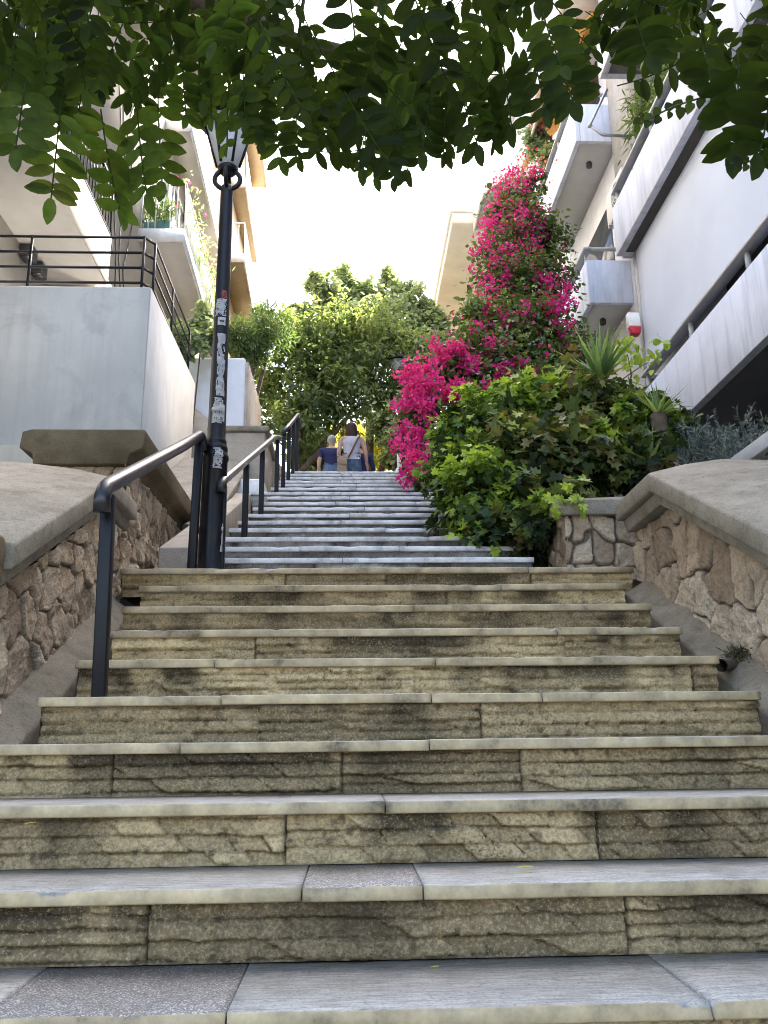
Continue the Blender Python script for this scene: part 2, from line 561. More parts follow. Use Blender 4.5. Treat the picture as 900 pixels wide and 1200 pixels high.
def cloud(blobs, n, clump=.35, nclump=40, shell=.6, flat=0.0, updir=.35):
    """points + outward dirs in ellipsoid blobs; blobs = (centre, (rx,ry,rz)); leaf clumps sit near the surface"""
    vols = np.array([b[1][0]*b[1][1]+b[1][0]*b[1][2] for b in blobs]); vols = vols/vols.sum()
    P = []; D = []; R = []
    for b, w in zip(blobs, vols):
        m = max(8, int(n*w)); c = np.array(b[0]); r = np.array(b[1])
        kc = max(6, int(nclump*w*len(blobs)))
        cd = rdir(kc); cr = shell+(1.08-shell)*RNG.random((kc, 1))
        cen = cd*cr
        ctone = RNG.random(kc)
        i = RNG.integers(0, kc, m)
        q = cen[i]+RNG.normal(size=(m, 3))*clump*.5
        P.append(c+q*r); D.append(norm(q/r*r.mean()+.0)); R.append(ctone[i])
    return np.vstack(P), np.vstack(D), np.hstack(R)


def foliage(name, mat, parent, blobs, n, size, shape='oval', clump=.35, nclump=40, shell=.6, sun=.25, hang=.2, tone=0., fold=.25, spread=.9):
    P, D, R = cloud(blobs, n, clump, nclump, shell)
    m = len(P)
    ax = norm(D*.6+rdir(m)*spread+np.array([0, 0, -hang]))
    nr = norm(D*.5+np.array([0, -.1, .8])+rdir(m)*.55)
    sz = size*(.65+.7*RNG.random(m))
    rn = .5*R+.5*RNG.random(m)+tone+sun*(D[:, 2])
    return leaves(name, mat, parent, P, ax, nr, sz, rn, shape, fold)


def blob(px, py, y, rpx, ry=None, asp=1.0):
    c = at(px, py, y); cd = (c-CAM)@_F
    r = rpx*cd/FPX
    return (c, (r, ry if ry else r, r*asp))


def branches(name, mat, parent, paths):
    mb = MB()
    for pts, r0, r1 in paths:
        pts = [np.array(p, float) for p in pts]
        k = len(pts)
        # subdivide with a little wander
        Q = []
        for i in range(k-1):
            for j in range(4):
                t = j/4
                Q.append(pts[i]*(1-t)+pts[i+1]*t+RNG.normal(size=3)*r0*.35*(1 if (i or j) else 0))
        Q.append(pts[-1])
        rr = [r0+(r1-r0)*i/(len(Q)-1) for i in range(len(Q))]
        mb.tube(Q, rr, 8)
    return mb.build(name, mat, parent, smooth=True)


# ------------------------------------------------------------------ stairs
RISE, TREAD = .157, .33
D0 = 1.718
ST = []    # (nosing y, z, xl, xr, upper)
for n in range(-6, 10):
    y, z = D0+TREAD*n, RISE*n
    if n <= 3: xl, xr = -3.0 if n < 3 else -2.2, 3.0 if n < 3 else 2.3
    elif n == 9: xl, xr = -1.275, 1.60
    else:
        xl, xr = {4: (-1.075, 1.455), 5: (-1.065, 1.46), 6: (-1.03, 1.455), 7: (-1.08, 1.45), 8: (-1.085, 1.44)}[n]
    ST.append((n, y, z, xl, xr, 0))
y9, z9 = D0+9*TREAD, RISE*9
for m in range(1, 11):
    y = y9+.08+.3475*m; z = z9+.15*m
    xl = -.97+.016*m+(.02 if m % 3 == 0 else 0) if m > 2 else (-1.0, -.99)[m-1]
    if m == 10: xl = -1.0
    ST.append((9+m, y, z, xl, 1.13, 1))
y19, z19 = y9+.08+3.475, z9+1.5
for m in range(1, 7):
    ST.append((19+m, y19-.011+.3523*m, z19+.15*m, -.84, 1.1, 1))
YTOP, ZTOP = ST[-1][1], ST[-1][2]
SLAB = .032
OH = .022

stair = empty('stone_staircase', (0, D0, 0), 'long straight flight of worn split-faced stone steps with grey marble treads climbing the hill', 'staircase')


def riser_mesh(n, y, z0, z1, xl, xr, res, upper):
    """split-face stone front between z0 and z1 at y, as a displaced sheet with ends and back"""
    h = z1-z0
    nx = max(4, int((xr-xl)/res)); nz = max(4, int(h/res))
    u = np.linspace(xl, xr, nx+1); v = np.linspace(0, h, nz+1)
    U, V = np.meshgrid(u, v, indexing='ij')
    # panels
    cuts = [xl]
    while cuts[-1] < xr-.5: cuts.append(cuts[-1]+random.uniform(.55, 1.35))
    cuts = np.array([xl-1]+cuts[1:]+[xr+1])
    pid = np.searchsorted(cuts, U)-1
    ptone = RNG.random(len(cuts)); pshift = RNG.random(len(cuts))*50
    if not upper: ptone = .06+.98*ptone**1.25
    pd = np.min(np.abs(U[..., None]-cuts[None, None, 1:-1]), axis=-1) if len(cuts) > 2 else np.full(U.shape, 9.)
    ph = pshift[pid]
    ncp = 3+(ptone*97 % 1 > .6).astype(int) if not upper else np.full(len(cuts), 2)
    nc = ncp[pid]
    wob = .007*(fbm(U*8+ph, V*9+n*3.1)-.5)*2+.007*(fbm(U*40+ph, V*20)-.5)
    vv = (V+wob)/h*nc+.25*np.sin(ph)
    cid = np.floor(vv).astype(int); cf = vv-cid
    # pieces inside a course
    plen = (.10+.26*(ptone*53 % 1))[pid]
    uu = U/plen+ph+cid*7.7+.5*fbm(U*6+cid*3, V*0+n)
    uu = uu+.35*(vv-np.floor(vv)-.5); qid = np.floor(uu).astype(int); qf = uu-qid
    rnd = _LAT[(qid*31+cid*17+n*7) % 256, (qid*13+cid*5+n*3) % 256]
    rnd2 = _LAT[(qid*11+cid*47+n*5+9) % 256, (qid*7+cid*29+n) % 256]
    ce = np.minimum(cf, 1-cf)*h/nc
    qe = np.minimum(qf, 1-qf)*plen
    strength = .35+.65*_LAT[(cid*3+n) % 256, (pid*7+n) % 256]
    big = fbm(U*5+ph, V*8+n*5, 5)-.5
    fine = fbm(U*38+ph, V*44+n*5, 4)-.5
    g = sstep(.0, .007, ce)*(1)+(1-1)*0
    gq = 1-(1-sstep(0, .005, qe))*(rnd2 > .62)
    lump = np.abs(fbm(U*17+qid*5.3, V*21+cid*9.1, 4)-.5)
    hgt = .012*(rnd-.5)*2+.012*big+.016*fine-.022*(lump-.12)-.010*(cf-.5)*(rnd2+.3)
    hgt = hgt-.014*(1-g)*strength-.009*(1-gq)-.018*(1-sstep(0, .006, pd))
    edge = np.minimum(V, h-V)
    hgt = hgt*sstep(-.004, .012, edge)
    hgt = np.clip(hgt, -.03, .019)
    rec = np.clip((1-g)*strength*1.0*(fbm(U*7, V*7+n) > .36)+(1-gq)*.6+(1-sstep(0, .005, pd))+.8*sstep(.60, .72, fbm(U*30+n, V*34+n*3, 3)), 0, 1)
    # dark run-down stains, with nosing contact shade painted in towards the top
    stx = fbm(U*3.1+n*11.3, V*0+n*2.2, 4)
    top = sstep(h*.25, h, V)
    stain_shade = np.clip(sstep(.47, .64, stx)*(.4+.6*top)+.45*sstep(.5, .75, fbm(U*18+n, V*7+n*9))*top+.3*sstep(.55, .8, fbm(U*16+n*5, V*18)), 0, 1)
    tone = np.clip(ptone[pid]*.8+.34*(rnd-.5), 0, 1)
    X = U; Yv = y-hgt; Z = z0+V
    Vt = np.stack([X, Yv, Z], -1).reshape(-1, 3)
    idx = np.arange((nx+1)*(nz+1)).reshape(nx+1, nz+1)
    Fc = np.stack([idx[:-1, :-1], idx[1:, :-1], idx[1:, 1:], idx[:-1, 1:]], -1).reshape(-1, 4)
    # end returns and a back sheet, so the block is solid
    base = len(Vt)
    yb = y+.30
    ex = np.array([(xl, yb, z0), (xl, yb, z1), (xr, yb, z0), (xr, yb, z1)])
    fl = [(int(idx[0, 0]), int(idx[0, -1]), base+1, base), (int(idx[-1, -1]), int(idx[-1, 0]), base+2, base+3),
          (int(idx[0, -1]), int(idx[-1, -1]), base+3, base+1), (base, base+1, base+3, base+2)]
    Vt = np.vstack([Vt, ex])
    pad = np.zeros(4)
    return Vt, np.vstack([Fc, np.array(fl)]), {'tone': np.r_[tone.ravel(), pad+.4], 'stain_shade': np.r_[stain_shade.ravel(), pad+.6], 'rec': np.r_[rec.ravel(), pad]}


def slab_mesh(x0, x1, y0, y1, z0, z1, res=.03, tilt=0):
    nx = max(2, int((x1-x0)/res)); u = np.linspace(x0, x1, nx+1)
    c = .004
    prof = [(y1, z0), (y0+.002, z0), (y0, z0+c), (y0, z1-c), (y0+c*.7, z1-c*.2), (y0+c*1.6, z1), (y1, z1)]
    fn = (fbm(u*7, u*0+z1*31, 5)-.5)*.014
    chip = np.maximum(0, fbm(u*15, u*0+z1*77+3, 4)-.60)*.10
    Vt = []
    for k, (py, pz) in enumerate(prof):
        w = 1.0 if k in (1, 2, 3, 4, 5) else 0
        yy = py+w*fn+(chip if k in (3, 4, 5) else 0)
        zz = pz+tilt*(u-x0)-(chip*.5 if k in (4, 5) else 0)
        Vt.append(np.stack([u, yy+0*u, zz+0*u], -1))
    Vt = np.array(Vt).transpose(1, 0, 2)
    kp = len(prof)
    idx = np.arange((nx+1)*kp).reshape(nx+1, kp)
    F = [tuple(map(int, q)) for q in np.stack([idx[:-1, :-1], idx[:-1, 1:], idx[1:, 1:], idx[1:, :-1]], -1).reshape(-1, 4)]
    F.append(tuple(int(i) for i in idx[0, ::-1])); F.append(tuple(int(i) for i in idx[-1]))
    F += [(int(idx[i, kp-1]), int(idx[i, 0]), int(idx[i+1, 0]), int(idx[i+1, kp-1])) for i in range(nx)]
    return Vt.reshape(-1, 3), F


TREAD_CUTS = {0: [-.66, -.225, .66], 1: [-.11, .16], 2: [.09], 3: [-.52, .24], 4: [-.45, .28, .67], 5: [-.53, .33], 6: [.9], 7: [.3],
              8: [.78], 9: [.1, 1.0]}
for i, (n, y, z, xl, xr, up) in enumerate(ST):
    zprev = z-RISE if i == 0 else ST[i-1][2]
    res = .0045 if 0 <= n <= 3 else (.008 if n <= 6 and n > 0 else (.012 if n < 10 else .02))
    if n < 0: res = .02
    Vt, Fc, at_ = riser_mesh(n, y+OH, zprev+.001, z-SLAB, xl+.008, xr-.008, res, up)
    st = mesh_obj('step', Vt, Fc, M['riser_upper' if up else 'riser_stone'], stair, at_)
    WL[st.name] = WL[stair.name]
    cuts = TREAD_CUTS.get(n)
    if cuts is None:
        cuts = []
        c = xl+random.uniform(.4, 1.0)
        while c < xr-.35:
            cuts.append(c); c += random.uniform(.6, 1.3)
    cs = [xl]+[c for c in cuts if xl < c < xr]+[xr]
    nxt = ST[i+1][1] if i+1 < len(ST) else y+.45
    for k in range(len(cs)-1):
        zt = z+random.uniform(-.002, .002)
        V2, F2 = slab_mesh(cs[k]+.002, cs[k+1]-.002, y+random.uniform(-.004, .004), nxt+OH+.02, zt-SLAB, zt, .02 if n < 7 else .06)
        terr = (n == 0 and k == 1) or (n == 1 and k == 1)
        mesh_obj('tread_slab', V2, F2, M['tread_terrazzo' if terr else ('tread_upper' if up else 'tread_marble')], st,
                 {'tone': np.full(len(V2), random.random())})


def stair_z(y):
    """height of the slope the steps follow"""
    pts = [(-40, -1.3), (-.6, -1.3), (D0, -.1), (y9, z9-.1), (y19, z19-.1), (YTOP, ZTOP-.1), (60, ZTOP)]
    return float(np.interp(y, [p[0] for p in pts], [p[1] for p in pts]))


# ------------------------------------------------------------------ ground
def ground():
    ys = np.array([-300, -60, -20, -6, -1.2, -.6, .5, D0, 3, y9, 6, y19, YTOP+.6, 13, 16, 25, 60, 200, 600], float)
    zs = np.array([stair_z(v) for v in ys])-.32
    zs[ys > 11] = ZTOP-.012; zs[ys < -1] = -1.3
    zs[(ys > 10) & (ys < 11)] = ZTOP-.3
    xs = np.array([-600, -200, -60, -20, -8, -3, 3, 8, 20, 60, 200, 600], float)
    X, Y = np.meshgrid(xs, ys, indexing='ij'); Z = np.tile(zs, (len(xs), 1))
    idx = np.arange(X.size).reshape(X.shape)
    Fc = np.stack([idx[:-1, :-1], idx[1:, :-1], idx[1:, 1:], idx[:-1, 1:]], -1).reshape(-1, 4)
    o = mesh_obj('ground', np.stack([X, Y, Z], -1).reshape(-1, 3), Fc, M['earth'])
    tag(o, 'sloping earth ground under the stairs and gardens', 'ground', kind='structure')


ground()
# paved landing beyond the top step
mb = MB(); mb.box(-.84, 1.1, YTOP+.475, 15.6, ZTOP-.15, ZTOP-.002)
tag(mb.build('path', M['tread_upper'], bevel=.01), 'pale paved path leading on from the top step', 'path', kind='structure')
# garden soil on the right of the stairs
mb = MB()
mb.hexa([(1.45, 5.1, 1.2), (3.6, 5.1, 1.2), (3.6, 12, 3.4), (1.45, 12, 3.4), (1.45, 5.1, 1.75), (3.6, 5.1, 1.75), (3.6, 12, 4.1), (1.45, 12, 4.1)])
tag(mb.build('garden_soil', M['garden_soil']), 'dark garden soil banked beside the right of the stairs', 'soil', kind='structure')


# ------------------------------------------------------------------ rubble walls
def rubble(name, parent, X, y0, y1, zlo, zhi, side, cell=.2, seed=0, res=.012, axis='Y'):
    """rubble masonry sheet in plane X (axis Y) bulging towards side (+1/-1); zlo/zhi are functions along the run"""
    ny = int((y1-y0)/res); nz = int((max(zhi(y0), zhi(y1), zhi((y0+y1)/2))-min(zlo(y0), zlo(y1)))/res/1.3)+2
    u = np.linspace(y0, y1, ny+1); t = np.linspace(0, 1, nz+1)
    U, T = np.meshgrid(u, t, indexing='ij')
    lo = np.array([zlo(a) for a in u])[:, None]; hi = np.array([zhi(a) for a in u])[:, None]
    Z = lo+(hi-lo)*T
    a = U+seed*13.7; b = Z+seed*5.1
    wx = a/cell+.8*(fbm(a*4, b*4, 3)-.5)*2*.6; wy = b/(cell*1.15)+.8*(fbm(a*4+31, b*4+7, 3)-.5)*2*.6
    ix = np.floor(wx).astype(int); iy = np.floor(wy).astype(int)
    f1 = np.full(U.shape, 9.); f2 = np.full(U.shape, 9.); cid = np.zeros(U.shape)
    for dx in (-1, 0, 1):
        for dy in (-1, 0, 1):
            cx = ix+dx; cy = iy+dy
            px = cx+.15+.7*_LAT[(cx*7+cy*13+seed) % 256, (cx*3+cy*5) % 256]
            py = cy+.15+.7*_LAT[(cx*5+cy*3+seed+91) % 256, (cx*11+cy*7) % 256]
            d = np.hypot(wx-px, wy-py)
            r = _LAT[(cx*17+cy*3+seed) % 256, (cx*5+cy*19+7) % 256]
            new = d < f1
            f2 = np.where(new, f1, np.minimum(f2, d)); cid = np.where(new, r, cid); f1 = np.where(new, d, f1)
    e = (f2-f1)*cell
    body = sstep(.006, .016, e)
    rough = (fbm(a*11+cid*40, b*11, 5)-.5)
    rid = np.abs(fbm(a*24+cid*40, b*18, 4)-.5)
    h = body*(.012+.008*cid)+body*.042*rough-body*.03*(.2-rid)-.004*(1-body)-.012*(e < .0045)+.018*body*((a-np.floor(a/cell)*cell)/cell-.5)*(cid-.3)
    h = h+.004*(fbm(a*60, b*60, 3)-.5)
    edge = 1-sstep(.007, .018, e+.006*(fbm(a*30,b*30,3)-.5))
    if axis == 'Y':
        V = np.stack([X+side*h, U, Z], -1)
    else:
        V = np.stack([U, X+side*h, Z], -1)
    idx = np.arange(U.size).reshape(U.shape)
    Fc = np.stack([idx[:-1, :-1], idx[1:, :-1], idx[1:, 1:], idx[:-1, 1:]], -1).reshape(-1, 4)
    if (side < 0) == (axis == 'Y'): Fc = Fc[:, ::-1]
    return mesh_obj(name, V.reshape(-1, 3), Fc.copy(), M['rubble_stone'], parent,
                    {'tone': cid.ravel(), 'edge': np.clip(edge, 0, 1).ravel(), 'crack': (1-sstep(.002, .0055, e)).ravel()}, smooth=True)


def cap_sweep(name, parent, mat, path, prof, bevel=.012):
    """profile (x, dz) swept along path [(y, z)...]; x is absolute"""
    n = len(prof); vs = []
    for y, z in path:
        vs += [(x, y, z+dz) for x, dz in prof]
    fs = []
    for i in range(len(path)-1):
        for k in range(n):
            fs.append((i*n+k, i*n+(k+1) % n, (i+1)*n+(k+1) % n, (i+1)*n+k))
    fs.append(tuple(range(n-1, -1, -1))); m = (len(path)-1)*n; fs.append(tuple(range(m, m+n)))
    # fix winding by the sign of the profile area
    A = sum(prof[k][0]*prof[(k+1) % n][1]-prof[(k+1) % n][0]*prof[k][1] for k in range(n))
    if A > 0: fs = [f[::-1] for f in fs]
    mb = MB(); mb.add(vs, fs)
    return mb.build(name, mat, parent, bevel=bevel)


# right wall beside the first flight
rw = empty('rubble_wall', (1.65, 3.6, .3), 'low rubble stone wall with wide sloping cement cap on the right of the first flight', 'wall', 'rubble walls beside the first flight')
SL = .522
rtop = lambda y: 1.71+SL*(min(y, 4.2)-4.2)-.085
rlow = lambda y: .157*((y-D0)/.33)-.06+.02
rubble('stone_face', rw, 1.665, 2.3, 4.80, lambda y: min(rlow(y)-.06, 1.45), rtop, -1, .215, 3, .009)
P = [(2.25, 1.81+SL*(2.25-4.2)), (3.2, 1.81+SL*(3.2-4.2)), (4.2, 1.81), (4.78, 1.80)]
cap_sweep('cap', rw, M['cap_cement'], P, [(1.55, -.1), (1.55, 0), (1.75, .05), (1.95, .08), (2.2, .075), (2.3, .03), (2.3, -.1)])
P2 = [(y, z-.1) for y, z in P]; P2[-1] = (4.76, 1.70); P2[0] = (2.28, P2[0][1]+.03*SL)
cap_sweep('cap_molding', rw, M['cap_cement'], P2, [(1.60, -.07), (1.585, -.002), (2.25, -.002), (2.25, -.07)], .006)
mb = MB()
mb.hexa([(1.70, 2.32, -.9), (2.22, 2.32, -.9), (2.22, 4.74, -.9), (1.70, 4.74, -.9), (1.70, 2.32, rtop(2.32)), (2.22, 2.32, rtop(2.32)), (2.22, 4.2, rtop(4.2)), (1.70, 4.2, rtop(4.2))])
mb.box(1.702, 2.218, 4.19, 4.75, -.9, 1.622)
mb.build('wall_core', M['plinth_cement'], rw)
mb = MB()
mb.hexa([(1.525, 2.75, -.2), (1.67, 2.75, -.2), (1.67, 4.66, -.2), (1.525, 4.66, -.2),
         (1.525, 2.75, rlow(2.75)-.10), (1.675, 2.75, rlow(2.75)-.01), (1.675, 4.66, rlow(4.66)-.01), (1.525, 4.66, rlow(4.66)-.10)])
mb.build('plinth', M['plinth_cement'], rw, bevel=.012)
# end post of the wall below, out of the frame
mb = MB(); mb.box(1.6, 2.35, 1.75, 2.29, -1.1, .92); mb.build('end_post', M['plinth_cement'], rw, bevel=.02)

# left wall beside the first flight
lw = empty('rubble_wall', (-1.3, 3.9, .3), 'low rubble stone wall with broad sloping cement cap left of the first flight', 'wall', 'rubble walls beside the first flight')
ltop = lambda y: 1.73+SL*(min(y, 4.35)-4.35)-.085
rubble('stone_face', lw, -1.315, 2.9, 4.86, lambda y: min(rlow(y)-.18, 1.46-.0*y), ltop, 1, .17, 8, .009)
P = [(3.12, 1.83+SL*(3.12-4.35)), (4.35, 1.83), (4.84, 1.825)]
cap_sweep('cap', lw, M['cap_cement'], P, [(-1.24, -.1), (-1.24, 0), (-1.45, .05), (-1.75, .09), (-2.0, .10), (-2.2, .05), (-2.2, -.1)])
P2 = [(y, z-.1) for y, z in P]; P2[-1] = (4.82, 1.725); P2[0] = (2.92, P2[0][1]-.2*SL)
cap_sweep('cap_molding', lw, M['cap_cement'], P2, [(-1.285, -.07), (-1.275, -.002), (-2.15, -.002), (-2.15, -.07)], .006)
mb = MB(); mb.box(-2.2, -1.262, 2.94, 3.115, 1.02, 1.215); mb.build('cap_nose', M['pier_cement'], lw, bevel=.03, seg=3)
mb = MB()
mb.hexa([(-2.1, 2.92, -.9), (-1.345, 2.92, -.9), (-1.345, 4.35, -.9), (-2.1, 4.35, -.9), (-2.1, 2.92, ltop(2.92)), (-1.345, 2.92, ltop(2.92)), (-1.345, 4.35, ltop(4.35)), (-2.1, 4.35, ltop(4.35))])
mb.box(-2.098, -1.347, 4.34, 4.84, -.9, 1.643)
mb.build('wall_core', M['plinth_cement'], lw)
mb = MB()
mb.hexa([(-1.32, 2.85, -.2), (-1.18, 2.85, -.2), (-1.18, 4.66, -.2), (-1.32, 4.66, -.2),
         (-1.325, 2.85, rlow(2.85)-.09), (-1.18, 2.85, rlow(2.85)-.19), (-1.18, 4.66, rlow(4.66)-.19), (-1.325, 4.66, rlow(4.66)-.09)])
mb.build('plinth', M['plinth_cement'], lw, bevel=.012)

rubble('stone_face', lw, 2.905, -2.1, -1.33, lambda y: .35, lambda y: 1.02, -1, .19, 12, .014, 'X')
rubble('stone_face', rw, 1.735, 1.6, 2.35, lambda y: -.4, lambda y: .90, -1, .19, 14, .016, 'X')

# tall block with a cornice beside the landing, left
lp = empty('wall_pier', (-1.6, 5.7, 1.3), 'tall dark-capped rubble pier with stepped cornice left of the lamp post', 'pier')
rubble('stone_face', lp, -1.34, 4.87, 6.62, lambda y: 1.40, lambda y: 2.09, 1, .15, 21, .011)
rubble('stone_face', lp, 4.955, -1.93, -1.36, lambda y: 1.70, lambda y: 2.10, -1, .15, 5, .013, 'X')
mb = MB(); mb.box(-1.95, -1.355, 4.97, 6.6, .9, 2.085); mb.build('pier_core', M['plinth_cement'], lp)
cap_sweep('cornice', lp, M['pier_cement'], [(4.90, 2.09), (6.6, 2.085)],
          [(-1.34, 0), (-1.325, .07), (-1.25, .105), (-1.235, .21), (-1.25, .225), (-1.92, .225), (-1.975, .21), (-1.985, .105), (-1.905, .07), (-1.895, 0)], .01)
# a second rubble wall along the upper flight, left
w2 = empty('rubble_wall', (-1.2, 7.8, 2), 'pale-capped rubble wall climbing beside the second flight behind the lamp post', 'wall')
w2top = lambda y: 2.10+.545*(y-6.6)
rubble('stone_face', w2, -1.20, 6.62, 9.2, lambda y: stair_z(y)-.05, lambda y: w2top(y)-.05, 1, .16, 33, .016)
cap_sweep('cap', w2, M['cap_cement'], [(6.61, 2.13), (9.2, 2.13+.545*2.59)], [(-1.14, -.09), (-1.13, 0), (-1.4, .05), (-2.0, .06), (-2.25, .0), (-2.25, -.09)])
mb = MB(); mb.hexa([(-2.2, 6.62, 1), (-1.23, 6.62, 1), (-1.23, 9.2, 1), (-2.2, 9.2, 1), (-2.2, 6.62, w2top(6.62)-.06), (-1.23, 6.62, w2top(6.62)-.06), (-1.23, 9.2, w2top(9.2)-.06), (-2.2, 9.2, w2top(9.2)-.06)])
mb.build('wall_core', M['tan_cement'], w2)
mb = MB(); mb.hexa([(-1.19, 5.2, 1.3), (-1.0, 5.2, 1.3), (-1.0, 8.3, 1.3), (-1.19, 8.3, 1.3), (-1.19, 5.2, stair_z(5.2)+.12), (-1.0, 5.2, stair_z(5.2)+.12), (-1.0, 8.3, stair_z(8.3)+.08), (-1.19, 8.3, stair_z(8.3)+.08)])
mb.build('plinth', M['tan_cement'], w2, bevel=.01)
# end pier of that wall and the low wall by the third flight
p2 = empty('wall_pier', (-1.15, 9.6, 2.8), 'smooth tan cement pier at the left head of the second flight', 'pier')
mb = MB(); mb.box(-1.6, -.98, 9.25, 10.3, 2.6, 3.93); mb.build('pier_block', M['tan_cement'], p2, bevel=.02)
mb = MB(); mb.box(-1.64, -.94, 9.22, 10.33, 3.932, 4.0); mb.build('cap', M['cap_cement'], p2, bevel=.015)
tag(MB().box(-1.28, -.9, 8.45, 8.9, 2.85, 3.12).build('white_block', M['white_paint'], bevel=.02), 'small white painted block at the left end of the top tread of the second flight', 'block')
w3 = empty('low_wall', (-1.05, 11.2, 3), 'low rubble wall behind the far dark railings on the left', 'wall')
rubble('stone_face', w3, -.93, 10.36, 12.4, lambda y: 3.0, lambda y: 3.95+.2*(y-10.4), 1, .2, 41, .03)
mb = MB(); mb.hexa([(-1.4, 10.36, 2.9), (-.96, 10.36, 2.9), (-.96, 12.4, 2.9), (-1.4, 12.4, 2.9), (-1.4, 10.36, 3.96), (-.96, 10.36, 3.96), (-.96, 12.4, 4.36), (-1.4, 12.4, 4.36)])
mb.build('wall_core', M['tan_cement'], w3)

# pier on the right of the landing
rp = empty('wall_pier', (1.5, 5.2, 1.3), 'short stone pier with sloping cement cap under the ivy on the right', 'pier')
rubble('stone_face', rp, 5.02, 1.305, 1.76, lambda y: 1.40, lambda y: 1.80, -1, .13, 17, .008, 'X')
rubble('stone_face', rp, 1.325, 5.02, 5.56, lambda y: 1.40, lambda y: 1.83, -1, .15, 19, .010)
mb = MB(); mb.box(1.335, 1.9, 5.035, 5.56, .9, 1.80); mb.build('pier_core', M['plinth_cement'], rp)
mb = MB(); mb.hexa([(1.25, 4.96, 1.79), (1.80, 4.96, 1.79), (1.92, 5.62, 1.90), (1.25, 5.62, 1.90), (1.25, 4.96, 1.885), (1.80, 4.96, 1.895), (1.92, 5.62, 2.10), (1.25, 5.62, 2.07)])
mb.build('cap', M['cap_cement'], rp, bevel=.012)
# planter wall along the right of the upper flights
pw = empty('planter_wall', (1.3, 7.5, 2), 'low cement planter wall under the ivy beside the second flight', 'wall')
mb = MB(); mb.hexa([(1.14, 5.65, 1.2), (1.30, 5.65, 1.2), (1.30, 11, 1.2), (1.14, 11, 1.2), (1.14, 5.65, 1.72), (1.30, 5.65, 1.72), (1.30, 11, 4.4), (1.14, 11, 4.4)])
mb.build('wall_body', M['plinth_cement'], pw, bevel=.01)

# spout in the right wall
sp = empty('drain_spout', (1.6, 3.62, .76), 'short rusty drain pipe sticking out of the right rubble wall above a step end', 'pipe')
c = at(848, 781, 3.5)
mb = MB()
n = 16; r1, r0_ = .026, .021
p0 = np.array(c)+np.array([-.03, -.05, 0]); p1 = np.array(c)+np.array([.15, .14, .03])
mb.tube([p0, p1], r1, n, cap=False); mb.tube([p1, p0], r0_, n, cap=False)
mb.build('pipe', M['pipe_brown'], sp, smooth=True)
tw = RNG.normal(size=(500, 3))*np.array([.022, .03, .016])+np.array(c)+np.array([.09, .06, .045])
leaves('root_tuft', M['twig'], sp, tw, rdir(500), rdir(500), .025*(.5+RNG.random(500)), RNG.random(500)*.15, 'lance')

# ------------------------------------------------------------------ street lamp
LX, LY, LZ = -.818, 4.93, z9
lamp = empty('street_lamp', (LX, LY, LZ), 'black cast iron street lamp with peeling stickers on the landing left of the steps', 'street lamp')
prof = [(.086, LZ-.0), (.086, LZ+.03), (.079, LZ+.04), (.078, LZ+.25), (.080, LZ+.26), (.080, LZ+.285), (.077, LZ+.3), (.073, LZ+.70), (.078, LZ+.71), (.080, LZ+.725), (.078, LZ+.74), (.071, LZ+.75),
        (.070, LZ+.765), (.072, LZ+.775), (.072, LZ+.79), (.066, LZ+.80), (.062, LZ+.815), (.064, LZ+.825), (.062, LZ+.835), (.055, LZ+.85), (.052, LZ+1.2), (.045, LZ+1.9), (.041, LZ+2.58), (.041, LZ+2.585), (.037, LZ+2.59), (.037, LZ+2.62), (.03, LZ+2.63)]
MB().lathe(LX, LY, prof, 32).build('pole', M['black_paint'], lamp, smooth=True)
# ring cradle below the lantern
zr = LZ+2.68
mb = MB()
mb.tube([(LX+.085*math.cos(t), LY, zr+.075*math.sin(t)) for t in np.linspace(0, 2*PI, 25)], .016, 8, cap=False)
mb.tube([(LX, LY+.085*math.cos(t), zr+.075*math.sin(t)) for t in np.linspace(0, 2*PI, 25)], .014, 8, cap=False)
mb.lathe(LX, LY, [(.05, zr+.05), (.07, zr+.08), (.05, zr+.1)], 20)
mb.build('ring_bracket', M['black_paint'], lamp, smooth=True)
zb, zt = zr+.095, zr+.44
mb = MB(); R0, R1 = .072, .165
mb.lathe(LX, LY, [(R0, zb), (R1, zt)], 6, close=True)
mb.build('glass', M['lantern_glass'], lamp)
mb = MB()
for k in range(6):
    a = 2*PI*k/6
    mb.bar((LX+(R0+.003)*math.cos(a), LY+(R0+.003)*math.sin(a), zb), (LX+(R1+.003)*math.cos(a), LY+(R1+.003)*math.sin(a), zt), .014, .014)
mb.lathe(LX, LY, [(R1+.005, zt-.01), (R1+.045, zt), (R1+.05, zt+.03), (R1+.01, zt+.045)], 24)
mb.build('frame', M['black_paint'], lamp)
MB().lathe(LX, LY, [(R1+.01, zt+.046), (.14, zt+.13), (.06, zt+.19), (.05, zt+.22), (.02, zt+.24), (.004, zt+.29)], 24).build('roof', M['black_paint'], lamp, smooth=True)


def pole_r(z):
    return float(np.interp(z, [p[1] for p in prof], [p[0] for p in prof]))


